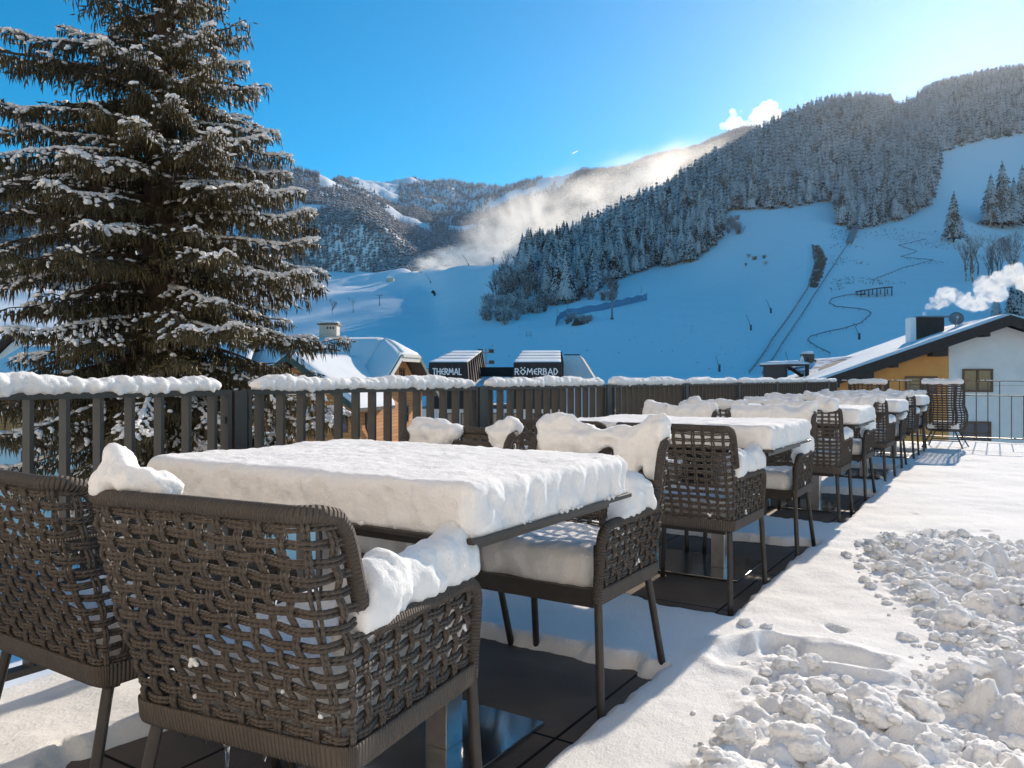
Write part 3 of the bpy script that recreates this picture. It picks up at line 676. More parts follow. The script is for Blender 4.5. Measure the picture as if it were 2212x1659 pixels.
# ---------------------------------------------------------------- terrain: one sheet, laid out by bearing and distance
def pchip(x, y, xq):
    x = np.asarray(x, float); y = np.asarray(y, float); h = np.diff(x); d = np.diff(y)/h; m = np.zeros_like(y)
    for i in range(1, len(x)-1):
        if d[i-1]*d[i] > 0:
            w1, w2 = 2*h[i]+h[i-1], h[i]+2*h[i-1]; m[i] = (w1+w2)/(w1/d[i-1]+w2/d[i])
    m[0], m[-1] = d[0], d[-1]
    xq = np.clip(xq, x[0], x[-1]); i = np.clip(np.searchsorted(x, xq)-1, 0, len(x)-2); t = (xq-x[i])/h[i]
    return ((1+2*t)*(1-t)**2*y[i] + t*(1-t)**2*h[i]*m[i] + t*t*(3-2*t)*y[i+1] + t*t*(t-1)*h[i]*m[i+1])
CTRL = {
 -1500: [(250,800),(400,740),(600,690),(800,655),(1000,635),(1100,642),(1250,640),(1700,480),(2000,430),(2300,395),(2600,365)],
 0:    [(250,798),(400,738),(600,690),(800,652),(1000,628),(1100,636),(1250,638),(1700,490),(2000,430),(2300,398),(2600,374)],
 300:  [(250,798),(400,738),(600,690),(800,652),(1000,624),(1100,632),(1250,634),(1700,500),(2000,435),(2300,395),(2600,368)],
 590:  [(250,796),(400,730),(600,665),(1000,630),(1350,606),(1440,612),(1520,614),(1800,500),(2000,430),(2300,392),(2600,366)],
 700:  [(250,800),(400,728),(600,656),(950,624),(1350,600),(1420,606),(1500,608),(1700,500),(1950,440),(2400,412),(2700,396)],
 800:  [(250,800),(390,726),(580,654),(880,620),(1220,593),(1290,600),(1350,603),(1560,480),(1800,482),(2800,430),(4000,405)],
 880:  [(245,800),(370,730),(550,665),(780,617),(1020,587),(1090,597),(1160,602),(1450,530),(1700,538),(3000,450),(4000,399)],
 950:  [(240,800),(330,738),(450,690),(600,640),(800,585),(900,600),(1100,602),(1350,592),(1700,575),(3000,470),(4000,410)],
 1050: [(230,800),(300,735),(400,675),(520,620),(700,573),(800,590),(1000,595),(1400,580),(1900,540),(3000,470),(4000,418)],
 1150: [(220,800),(290,730),(360,680),(430,630),(560,572),(680,590),(1000,580),(1500,540),(2000,490),(3000,440),(4000,402)],
 1300: [(215,800),(300,695),(400,635),(480,592),(580,508),(700,520),(1000,500),(1500,470),(2000,430),(2500,395),(2800,377)],
 1450: [(215,800),(300,692),(400,625),(480,565),(630,430),(740,440),(1000,430),(1500,415),(2000,390),(2500,360),(2900,346)],
 1600: [(215,800),(300,690),(400,610),(520,470),(730,333),(860,345),(1100,345),(1500,340),(2000,330),(2500,312),(3000,303)],
 1750: [(210,800),(300,665),(410,540),(540,443),(820,252),(950,262),(1100,262),(1400,275),(2000,280),(2500,280),(3000,280)],
 1850: [(205,800),(290,665),(400,545),(520,470),(880,228),(1000,236),(1100,240),(1300,240),(1600,238),(1800,235),(2000,232)],
 1950: [(205,800),(290,662),(400,562),(540,452),(950,224),(1080,232),(1200,234),(1400,234),(1600,232),(1800,231),(2000,230)],
 2050: [(205,795),(290,655),(400,560),(570,425),(1000,190),(1120,196),(1250,198),(1400,198),(1600,198),(1800,197),(2000,196)],
 2212: [(205,795),(290,650),(420,560),(590,440),(1030,158),(1150,164),(1280,166),(1400,166),(1600,166),(1800,165),(2000,164)],
 2700: [(205,790),(290,640),(420,550),(600,420),(1080,125),(1180,130),(1300,132),(1400,132),(1600,132),(1800,131),(2000,130)],
 3900: [(205,785),(290,630),(420,540),(600,420),(1080,120),(1180,125),(1300,128),(1400,128),(1600,128),(1800,128),(2000,128)]}
KU = np.array(sorted(CTRL)); KY = np.array([[q[0] for q in CTRL[u]] for u in KU], float); KV = np.array([[q[1] for q in CTRL[u]] for u in KU], float)
KZ = EYE + (V0-KV)/F*KY
def column(u):
    y = np.array([pchip(KU, KY[:, k], np.array([u]))[0] for k in range(KY.shape[1])]); z = np.array([pchip(KU, KZ[:, k], np.array([u]))[0] for k in range(KY.shape[1])])
    return np.concatenate([[6, 60, 150], y, [max(y[-1]*1.25, 5200)]]), np.concatenate([[-7.4, -7.3, -6.6], z, [z[-1]*.55]])
UG = np.concatenate([np.arange(-1500, 560, 22), np.arange(560, 2230, 6.0), np.arange(2230, 3900, 30)])
YG = np.concatenate([np.linspace(6, 180, 12), np.geomspace(190, 5200, 230)])
ZG = np.empty((len(UG), len(YG)))
for i, u in enumerate(UG):
    cy, cz = column(u); ZG[i] = pchip(cy, cz, YG)
UU, YY = np.meshgrid(UG, YG, indexing='ij'); XX = (UU-U0)/F*YY
B3 = np.stack([XX, YY, 0*XX], -1)
ZG = ZG + sstep(160, 260, YY)*(.0031*YY*fbm(B3, 1/55, 3, 3)*(1-.5*sstep(1050, 1200, UU)) + .006*YY*sstep(900, 1500, YY)*fbm(B3, 1/160, 3, 9))
def zt(x, y):
    u = x/y*F+U0; i = np.clip(np.searchsorted(UG, u)-1, 0, len(UG)-2); j = np.clip(np.searchsorted(YG, y)-1, 0, len(YG)-2)
    a = np.clip((u-UG[i])/(UG[i+1]-UG[i]), 0, 1); b = np.clip((y-YG[j])/(YG[j+1]-YG[j]), 0, 1)
    return (ZG[i, j]*(1-a)+ZG[i+1, j]*a)*(1-b) + (ZG[i, j+1]*(1-a)+ZG[i+1, j+1]*a)*b
def hit(u, v, y0=170, y1=3000):         # first terrain point on the sight line
    ys = np.linspace(y0, y1, 4000); z = zt((u-U0)/F*ys, ys); vv = V0-(z-EYE)/ys*F; k = np.argmax(vv <= v)
    y = ys[k] if vv[k] <= v else ys[np.argmin(vv)]
    x = (u-U0)/F*y; return Vector((x, y, float(zt(np.array(x), np.array(y)))))
n0_, n1_ = UU.shape; I = np.arange(n0_*n1_).reshape(n0_, n1_)
Q = np.stack([I[:-1, :-1], I[1:, :-1], I[1:, 1:], I[:-1, 1:]], -1).reshape(-1, 4)
hill = link('hillside', fast_mesh('hillside', np.stack([XX, YY, ZG], -1).reshape(-1, 3), Q, M['snow_far'], True)); tag(hill, kind='structure')
gp = MB(); gp.add([(-900, -700, -7.7), (900, -700, -7.7), (900, 40, -7.7), (-900, 40, -7.7)], [(0, 1, 2, 3)]); g = gp.build('ground', M['snow_far']); tag(g, kind='structure')

# ---------------------------------------------------------------- forest
def conifer_template(tiers, pts, seed):
    rr = random.Random(seed); V, Fc = [], []
    for t in range(tiers):
        f = t/(tiers-1); z0 = .10+.86*f; top = min(1.0, z0+.20*(1-f)+.055); R = .175*(1-f)**.85+.012
        b = len(V); V.append((rr.uniform(-.008, .008), rr.uniform(-.008, .008), top)); ph = rr.uniform(0, 6)
        for k in range(2*pts):
            a = ph+PI*k/pts; r = R*(rr.uniform(.82, 1.25) if k % 2 == 0 else rr.uniform(.42, .62))
            V.append((r*math.cos(a), r*math.sin(a), z0-(.035*(1-f)+.012)*(1 if k % 2 == 0 else .2)*rr.uniform(.6, 1.4)))
        for k in range(2*pts): Fc.append((b, b+1+k, b+1+(k+1) % (2*pts)))
    b = len(V)
    for k in range(4): a = k*PI/2; V += [(.014*math.cos(a), .014*math.sin(a), -.02)]
    V.append((0, 0, .5)); Fc += [(b+k, b+(k+1) % 4, b+4) for k in range(4)]
    return np.array(V), np.array(Fc)
def scatter_mesh(name, temps, X, Y, Z, H, mat, wide):
    Vs, Fs, n = [], [], 0; k = rng.integers(0, len(temps), len(X)); th = rng.uniform(0, 6.28, len(X)); wd = wide*rng.uniform(.8, 1.25, len(X))
    for t, (TV, TF) in enumerate(temps):
        s = np.where(k == t)[0]
        if not len(s): continue
        c, sn = np.cos(th[s])[:, None], np.sin(th[s])[:, None]; h = H[s][:, None]; w = h*wd[s][:, None]
        P = np.stack([X[s][:, None]+(TV[:, 0]*c-TV[:, 1]*sn)*w, Y[s][:, None]+(TV[:, 0]*sn+TV[:, 1]*c)*w, Z[s][:, None]+TV[:, 2]*h], -1)
        Fs.append((TF[None]+(np.arange(len(s))*len(TV))[:, None, None]).reshape(-1, 3)+n); Vs.append(P.reshape(-1, 3)); n += len(s)*len(TV)
    return fast_mesh(name, np.vstack(Vs), np.vstack(Fs), mat)
LOW = [conifer_template(7, 6, k) for k in range(4)]; HI = [conifer_template(15, 9, 20+k) for k in range(5)]; TINY = [conifer_template(4, 4, 40+k) for k in range(3)]
def inside(u, v, poly): return poly_d(u, v, [np.array(q, float) for q in poly]) > 0
def view(x, y, z): return x/y*F+U0, V0-(z-EYE)/y*F
FOREST = [(1128,625),(1185,640),(1215,660),(1262,642),(1335,603),(1400,582),(1500,568),(1552,520),(1572,458),(1700,452),(1778,440),(1806,448),(1815,500),(1850,502),(1940,478),(2008,448),(2022,400),(2032,330),(2100,312),(2212,290),(2600,270),(2600,60),(1100,60)]
N = 30000; u = rng.uniform(1110, 2420, N); y = 330+rng.power(1.7, N)*(1090-330); x = (u-U0)/F*y; z = zt(x, y); _, v = view(x, y, z)
crest = pchip(KU, KY[:, 4], u)
ok = inside(u, v, FOREST) & (y < crest+70) & ~inside(u, v, [(1925, 222), (1985, 203), (2000, 215), (1935, 245)])
x, y, z, u, v = x[ok], y[ok], z[ok], u[ok], v[ok]
cell = {}; keep = []
for i in range(len(x)):                 # spacing: one stem in each small square
    k = (int(x[i]/5.4), int(y[i]/5.4))
    if k not in cell: cell[k] = 1; keep.append(i)
x, y, z, u, v = [q[keep] for q in (x, y, z, u, v)]
H = (9+15*rng.power(1.5, len(x)))*(1-.30*sstep(650, 1000, y)); H[(u < 1230)] *= 1.15
x1, y1 = [], []
order = np.argsort(-(H/y)); near, rest = order[:285], order[285:]
near = near[(u[near] < 2230)]
HIM = [fast_mesh('spruce', TV*[1, 1, 1], TF, M['conifer']) for TV, TF in HI]
def stand(name, me, x_, y_, z_, s, sx, label, cat, group=None):
    o = link(name, me); o.location = (x_, y_, z_); o.scale = (s*sx, s*sx, s); o.rotation_euler.z = random.uniform(0, 6.28); return tag(o, label, cat, group)
for i in near:
    stand('spruce', HIM[i % 5], x[i], y[i], z[i]-.2, H[i], rng.uniform(.85, 1.2), 'slender snow-dusted spruce in the dense forest above the shaded ski slope', 'tree', 'spruces of the hillside forest')
fr = link('spruce_forest', scatter_mesh('spruce_forest', LOW, x[rest], y[rest], z[rest]-.2, H[rest], M['conifer'], 1.0)); tag(fr, 'dense snow-dusted spruce forest covering the steep right hillside', 'forest', kind='stuff')
# far woods: left mountain, valley head and the ridge behind the snow mist
N = 110000; u = rng.uniform(-250, 1640, N); y = 1000+rng.power(1.3, N)*2100; x = (u-U0)/F*y; z = zt(x, y); _, v = view(x, y, z)
den = noise(np.stack([x, y, 0*x], -1), 1/170, 41)*.5+.5*noise(np.stack([x, y, 0*x], -1), 1/60, 43)
ok = (den > -.42) & ~((u > 690) & (v < 425) & (u < 1150) & (den < .12)) & (y > pchip(KU, KY[:, 4], u)+90)
k_ = {}; keep = []
idx = np.where(ok)[0]
for i in idx:
    q = (int(x[i]/6.5), int(y[i]/6.5))
    if q not in k_: k_[q] = 1; keep.append(i)
keep = np.array(keep)[:52000]
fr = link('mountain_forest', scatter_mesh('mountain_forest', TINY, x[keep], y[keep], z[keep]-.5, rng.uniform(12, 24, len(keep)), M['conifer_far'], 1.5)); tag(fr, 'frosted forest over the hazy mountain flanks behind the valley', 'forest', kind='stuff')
N = 4000; u = rng.uniform(860, 1200, N); y = rng.uniform(2700, 4050, N); x = (u-U0)/F*y; z = zt(x, y); ok = noise(np.stack([x, y, 0*x], -1), 1/220, 51) > .0
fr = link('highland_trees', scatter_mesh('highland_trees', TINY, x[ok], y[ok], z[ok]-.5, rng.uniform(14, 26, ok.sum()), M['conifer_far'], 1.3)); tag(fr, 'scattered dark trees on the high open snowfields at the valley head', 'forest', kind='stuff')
# single conifers and clumps at the right
for (uu, vv, hpx, lab) in [(2060, 524, 112, 'tall lone spruce standing between the toboggan tracks'), (2140, 492, 120, 'tall spruce at the left of the group near the right edge'), (2165, 494, 150, 'tallest spruce of the group near the right edge'), (2190, 492, 110, 'spruce in the group near the right edge, second from the edge'), (2208, 488, 135, 'spruce cut by the right edge above the bare trees'), (2152, 690, 60, 'low dark spruce just behind the smoke of the chimney'), (2186, 700, 90, 'dark spruce behind the ridge of the white and orange house'), (2205, 690, 100, 'dark spruce at the right edge behind the house roof')]:
    q = hit(uu, vv); stand('spruce', HIM[int(uu) % 5], q.x, q.y, q.z, hpx*q.y/F, 1.15, lab, 'tree')
# ---------------------------------------------------------------- bare trees and scrub
def bare_tree(seed, depth=5, spread=.55, thick=.028):
    rr = random.Random(seed); mb = MB()
    def grow(p, d, l, r, k):
        q = p + d*l; mid = (p+q)/2 + Vector((rr.uniform(-1, 1), rr.uniform(-1, 1), 0))*l*.06
        mb.tube([p, mid, q], [r, r*.85, r*.68], 4 if k < depth-1 else 5, cap=False)
        if k == 0: return
        for _ in range(rr.choice([2, 3, 3])):
            nd_ = (d + Vector((rr.uniform(-1, 1), rr.uniform(-1, 1), rr.uniform(-.25, .75)))*spread*1.25).normalized(); grow(q, nd_, l*rr.uniform(.62, .85), r*.6, k-1)
        if k > 1 and rr.random() < .7:
            nd_ = (d + Vector((rr.uniform(-1, 1), rr.uniform(-1, 1), rr.uniform(0, .5)))*spread*1.7).normalized(); grow(mid, nd_, l*.6, r*.5, k-2)
    grow(Vector((0, 0, -.03)), Vector((rr.uniform(-.06, .06), rr.uniform(-.06, .06), 1)).normalized(), .30, thick, depth)
    return mb.mesh('bare_tree', M['frost'])
def bush(seed, n=46):
    rr = random.Random(seed); mb = MB()
    for _ in range(n):
        a = rr.uniform(0, 6.28); t = rr.uniform(.0, .55); l = rr.uniform(.55, 1.05)
        p = Vector((rr.uniform(-.12, .12), rr.uniform(-.12, .12), 0)); d = Vector((math.cos(a)*t, math.sin(a)*t, 1)).normalized(); q = p+d*l*.55; e = q+(d+Vector((rr.uniform(-.5, .5), rr.uniform(-.5, .5), .1))).normalized()*l*.45
        mb.tube([p, q, e], [.014, .012, .006], 4, cap=False)
        for _ in range(5):
            f = rr.uniform(.3, 1); s = p+(q-p)*f if rr.random() < .5 else q+(e-q)*f; w = s+Vector((rr.uniform(-1, 1), rr.uniform(-1, 1), rr.uniform(.0, .9)))*.17; mb.tube([s, w], [.012, .008], 3, cap=False)
    return mb.mesh('frosted_bush', M['frost'])
BT = [bare_tree(k) for k in (3, 8, 14, 21)]; BU = [bush(k) for k in range(4)]
def px_tall(q, h): return h*q.y/F
for uu, vv, hpx, lab in [(691, 640, 36, 'small bare tree on the sunny field beside the tip of the big spruce'), (718, 679, 38, 'bare tree above the beige chimney, middle one of three'), (763, 676, 40, 'bare tree to the right of the beige chimney on the snowfield'), (1097, 600, 62, 'round bare tree at the top of the frosted thicket'), (1066, 574, 24, 'tiny bare tree on the sunlit edge by the snow mist')]:
    q = hit(uu, vv); stand('bare_tree', BT[int(uu) % 4], q.x, q.y, q.z, px_tall(q, hpx)*.9, 1.1, lab, 'tree')
for k in range(16):
    uu = 2082+rng.uniform(0, 118); vv = 575+rng.uniform(0, 40); q = hit(uu, vv); stand('bare_tree', BT[k % 4], q.x, q.y, q.z, px_tall(q, rng.uniform(60, 105)), .8, 'bare tree in the copse on the slope above the smoking chimney', 'tree', 'bare trees above the smoking chimney')
cnt = 0
THICKET = [(1030, 694), (1052, 660), (1068, 625), (1110, 600), (1200, 600), (1255, 630), (1235, 655), (1180, 672), (1130, 690), (1085, 705)]
while cnt < 120:
    uu, vv = rng.uniform(1025, 1260), rng.uniform(595, 705)
    if not inside(np.array([uu]), np.array([vv]), THICKET)[0]: continue
    q = hit(uu, vv); big = vv < 650
    stand('bare_tree' if big and cnt % 3 else 'frosted_bush', BT[cnt % 4] if big and cnt % 3 else BU[cnt % 4], q.x, q.y, q.z, px_tall(q, rng.uniform(34, 62) if big else rng.uniform(16, 36)), 1.0 if big else 1.3,
          'frosted bare tree in the thicket at the lower tip of the forest' if big and cnt % 3 else 'white frosted bush at the lower tip of the forest', 'tree' if big and cnt % 3 else 'bush', 'frosted bare trees of the thicket' if big and cnt % 3 else 'frosted bushes of the thicket'); cnt += 1
for (ua, ub, va, vb, n, h) in [(1235, 1330, 615, 650, 26, 22), (1560, 1600, 470, 520, 12, 18), (1222, 1275, 688, 702, 22, 13), (1600, 1660, 555, 575, 6, 8)]:
    for k in range(n):
        q = hit(rng.uniform(ua, ub), rng.uniform(va, vb)); stand('frosted_bush', BU[k % 4], q.x, q.y, q.z, px_tall(q, h*rng.uniform(.6, 1.2)), 1.5, 'low frosted bush on the open snow along the forest edge', 'bush', 'frosted bushes along the forest edge')
def scrub(name, pts_, hts, label):
    Vs, Fs, n = [], [], 0
    for q, h in zip(pts_, hts):
        for _ in range(7):
            a = rng.uniform(0, 6.28); b = rng.uniform(-.5, .5, 2); w = h*.12; V = np.array([(q.x+b[0]*h-w, q.y+b[1]*h, q.z-.1), (q.x+b[0]*h+w, q.y+b[1]*h+w, q.z-.1), (q.x+b[0]*h+rng.uniform(-.5, .5)*h, q.y+b[1]*h+rng.uniform(-.3, .3)*h, q.z+h*rng.uniform(.5, 1.1))])
            Vs.append(V); Fs.append(np.array([(0, 1, 2)])+n); n += 3
    tag(link(name, fast_mesh(name, np.vstack(Vs), np.vstack(Fs), M['branchwood'])), label, 'scrub', kind='stuff')
z7 = lambda X, Y: (1555.2+.2969*X, 518.4+.2969*Y)
STRIP = [z7(*q) for q in ((672, 40), (730, 50), (775, 140), (745, 250), (705, 350), (650, 350), (690, 190))]
pl = []
while len(pl) < 520:
    uu, vv = rng.uniform(1745, 1790), rng.uniform(528, 625)
    if inside(np.array([uu]), np.array([vv]), STRIP)[0]: pl.append(hit(uu, vv))
scrub('scrub', pl, rng.uniform(.7, 1.6, 520), 'reddish brown strip of dry scrub beside the toboggan track')
pl = []
while len(pl) < 900:
    uu, vv = rng.uniform(1790, 2212), rng.uniform(480, 640); q = hit(uu, vv)
    if noise(np.array([[q.x, q.y*2, 0]]), 1/26, 61)[0] > .22: pl.append(q)
scrub('scrub', pl, rng.uniform(.25, .8, 900), 'sparse dry tufts poking through the snow between the toboggan tracks')
pl = [hit(rng.uniform(1000, 1620), rng.uniform(690, 800)) for _ in range(60)]
scrub('scrub', pl, rng.uniform(.2, .45, 60), 'few dry stalks poking through the smooth lower ski slope')

# ---------------------------------------------------------------- things on the slope
def track(pts_, name, label, w=.5, h=.5, posts=6.0):
    P = [hit(*q) for q in pts_]; R = resample([tuple(q) for q in P], 3.0); R[:, 2] = zt(R[:, 0], R[:, 1]) + h
    mb = MB(); mb.tube(R, w*.5, 5); o = tag(empty(name, P[0]), label, 'track')
    a = mb.build('rail', M['liftsteel']); a.parent = o; a.matrix_parent_inverse = Matrix.Translation(-P[0])
    mb = MB()
    for q in R[::2]: mb.box((q[0], q[1], q[2]-h/2), (.16, .16, h+.4))
    b = mb.build('support_posts', M['liftsteel']); b['kind'] = 'stuff'; b.parent = o; b.matrix_parent_inverse = Matrix.Translation(-P[0])
track([z7(*q) for q in ((215, 975), (380, 735), (640, 360), (690, 180), (672, 45))], 'toboggan_track', 'straight toboggan track climbing past the scrub strip, left of the pair', .55, .6)
track([z7(*q) for q in ((310, 980), (450, 770), (690, 400), (830, 190), (930, 40), (990, -60))], 'toboggan_track', 'straight toboggan track climbing to the wooden ramp, right of the pair', .45, .6)
track([z7(*q) for q in ((800, 840), (700, 790), (635, 745), (660, 715), (760, 685), (900, 660), (1020, 625), (1105, 545), (1060, 520), (960, 510), (850, 500), (795, 470), (810, 440), (900, 420), (1000, 405))], 'toboggan_track', 'toboggan track winding in s-bends below the shelter', .4, .7)
track([z7(*q) for q in ((1110, 330), (1130, 290), (1330, 210), (1560, 155), (1310, 130), (1440, 90), (1300, 45), (1500, 0))], 'toboggan_track', 'toboggan track zigzagging above the shelter', .35, .6)
mb = MB(); a, b = hit(1834, 528), hit(1848, 497); mb.prism([a+Vector((-1.6, 0, 1)), a+Vector((1.6, 0, 1)), b+Vector((1.8, 0, 1.6)), b+Vector((-1.8, 0, 1.6))], (0, 0, .4)); mb.prism([a+Vector((-1.6, 0, -.5)), a+Vector((-1.3, 0, -.5)), b+Vector((-1.5, 0, .2)), b+Vector((-1.8, 0, .2))], (0, 0, 2.4)); mb.prism([a+Vector((1.3, 0, -.5)), a+Vector((1.6, 0, -.5)), b+Vector((1.8, 0, .2)), b+Vector((1.5, 0, .2))], (0, 0, 2.4))
tag(mb.build('wooden_ramp', M['liftsteel']), 'wooden ramp at the top of the straight toboggan tracks', 'ramp')
# shelter over the track
a, b = hit(1852, 640), hit(1924, 637); d = (b-a); o = tag(empty('shelter', a), 'low open shelter with a curved snowy roof over the winding track', 'shelter')
mb = MB(); T = np.linspace(0, 1, 12); hh = 2.6+1.3*np.sin(T*1.5)
for i in range(11):
    p, q = a+d*T[i], a+d*T[i+1]; mb.prism([p+Vector((0, -2, hh[i]-1.2)), p+Vector((0, 2, hh[i]-1)), q+Vector((0, 2, hh[i+1]-1)), q+Vector((0, -2, hh[i+1]-1.2))], (0, 0, .45))
def under(o, me_o): me_o.parent = o; me_o.matrix_parent_inverse = Matrix.Translation(-o.location); return me_o
under(o, mb.build('roof', M['darkwood']))
for t in (.05, .28, .52, .76, .97):
    for w in (-1.8, 1.8): mb = MB(); p = a+d*t; mb.box((p.x, p.y+w, p.z+.9), (.3, .3, 2.6+t)); under(o, mb.build('post', M['darkwood']))
mb = MB(); mb.prism([a+Vector((0, 1.7, -.5)), a+d*.3+Vector((0, 1.7, -.5)), a+d*.3+Vector((0, 1.7, 1.2)), a+Vector((0, 1.7, .8))], (0, .2, 0)); under(o, mb.build('rear_wall', M['darkwood']))
# lift pylon
q = hit(1322, 690); hp = 56*q.y/F; o = tag(empty('lift_pylon', q), 'grey steel ski lift pylon standing on the open slope', 'pylon')
mb = MB(); mb.tube([(0, 0, -.5), (0, 0, hp*.88)], [.42, .30], 10); mb.build('mast', M['liftsteel'], o, True)
mb = MB(); mb.box((0, 0, hp*.88), (3.8, .35, .35)); mb.box((0, 0, hp), (3.9, .2, .16))
for s in (-1, 1): mb.box((s*1.8, 0, hp*.94), (.14, .14, hp*.12)); mb.box((s*1.75, 0, hp*.85), (.25, 2.4, .3))
mb.build('crossarm', M['liftsteel'], o)
mb = MB(); mb.box((0, 0, -.1), (1.2, 1.2, 1.0)); mb.build('footing', M['bark'], o)
q = hit(820, 661); o = tag(empty('lift_pylon', q), 'small T-shaped lift pylon on the far sunny field', 'pylon'); hp = 22*q.y/F
mb = MB(); mb.tube([(0, 0, -.5), (0, 0, hp)], .3, 8); mb.build('mast', M['liftsteel'], o); mb = MB(); mb.box((0, 0, hp), (4.2, .4, .5)); mb.box((0, 0, hp*.82), (2, .3, .3)); mb.build('crossarm', M['liftsteel'], o)
# blue safety net
m, nt, b_ = mat_new('blue_net'); b_.inputs['Base Color'].default_value = (.06, .20, .36, 1); b_.inputs['Alpha'].default_value = .55; b_.inputs['Roughness'].default_value = .9; M['net'] = m
q0 = hit(1200, 704); o = tag(empty('safety_net', q0), 'long blue safety net strung across the slope behind the lift pylon', 'net')
mb = MB(); P = [hit(*q) for q in ((1200, 706), (1210, 690), (1225, 683), (1260, 678), (1300, 671), (1340, 662), (1398, 648))]; R = resample([tuple(q) for q in P], 1.6); nR = len(R)
hN = 2.9+.25*np.sin(np.arange(nR)*1.1); hN[:3] = [.4, 1.3, 2.3]
Vn = np.vstack([R+[0, 0, -.1], R+np.stack([0*hN, 0*hN, hN], 1)]); mb.add(Vn, [(i, i+1, nR+i+1, nR+i) for i in range(nR-1)]); nm = under(o, mb.build('netting', M['net'])); so = nm.modifiers.new('thick', 'SOLIDIFY'); so.thickness = .05
for k in (2, nR//3, int(nR*.92)):
    mb = MB(); mb.tube([R[k]+[0, -.3, -.3], R[k]+[.5, -.3, 7.0]], .10, 6); under(o, mb.build('post', M['liftsteel']))
# little dark shed in the bushes below the net
q = hit(1252, 703); o = tag(empty('shed', q), 'half-buried dark shed in the bushes under the safety net', 'shed')
mb = MB(); mb.prism([(-3, 0, 0), (2.6, 0, 0), (-1.6, 0, 2.6)], (0, 2.5, 0)); mb.build('roof', M['darkwood'], o)
# snow lances on the lower slope and by the sunny field
for uu, vv, l, lean, lab in [(1856, 734, 36, -12, 'snow lance on the lower slope right of the pair of straight tracks'), (1665, 617+60, 30, -10, 'thin snow lance standing on the slope left of the toboggan tracks'), (1705, 800, 40, -8, 'snow lance behind the fence, below the straight tracks'), (1554, 803, 34, -8, 'snow lance above the middle of the fence on the smooth slope'), (1622, 714, 34, -10, 'snow lance alone on the smooth slope left of the tracks'), (910, 590, 26, -14, 'arched snow lance spraying at the left of the sunlit mist'), (1012, 574, 24, -14, 'snow lance at the right of the sunlit mist'), (930, 612, 22, -12, 'snow lance beside the small snow cannon'), (980, 576, 22, -12, 'snow lance in the middle of the sunlit mist')]:
    q = hit(uu, vv); s = q.y/F; mb = MB(); mb.tube([q, q+Vector((lean*.3*s, 0, l*.5*s)), q+Vector((lean*s, 0, l*s))], .11*max(1, q.y/400), 5); o = tag(empty('snow_lance', q), lab, 'snow lance'); under(o, mb.build('pole', M['liftsteel']))
    mb = MB(); mb.box(q+Vector((0, 0, 1)), (.5*max(1, q.y/500), .5, 2.0)); under(o, mb.build('base', M['darkwood']))
q = hit(939, 639); o = tag(empty('snow_cannon', q), 'dark snow cannon on the border of sun and shade', 'snow cannon'); mb = MB(); mb.tube([(0, 0, 2), (-2.0, .4, 3.4)], [1.1, 1.4], 10); mb.build('fan_barrel', M['darkwood'], o); mb = MB(); mb.box((0, 0, .8), (1.6, 1.6, 2.2)); mb.build('base', M['darkwood'], o)
q = hit(843, 608); o = tag(empty('barn', q), 'tiny snow-covered barn on the sunny field', 'barn'); mb = MB(); mb.box((0, 0, 1.5), (8, 6, 4)); mb.build('wall', M['beige'], o)
mb = MB(); mb.prism([(-4.6, -3.4, 3.3), (4.6, -3.4, 3.3), (0, -3.4, 7)], (0, 6.8, 0)); mb.build('roof', M['snow_roof'], o)
q = hit(1142, 728); o = tag(empty('bench_frame', q), 'small grey metal frame alone on the smooth lower slope', 'frame'); mb = MB()
for z_ in (.5, 1.2, 1.9): mb.box((0, 0, z_), (2.0, .14, .14))
for x_ in (-.9, .9): mb.box((x_, 0, .9), (.14, .14, 2.2))
mb.build('frame_bars', M['liftsteel'], o)

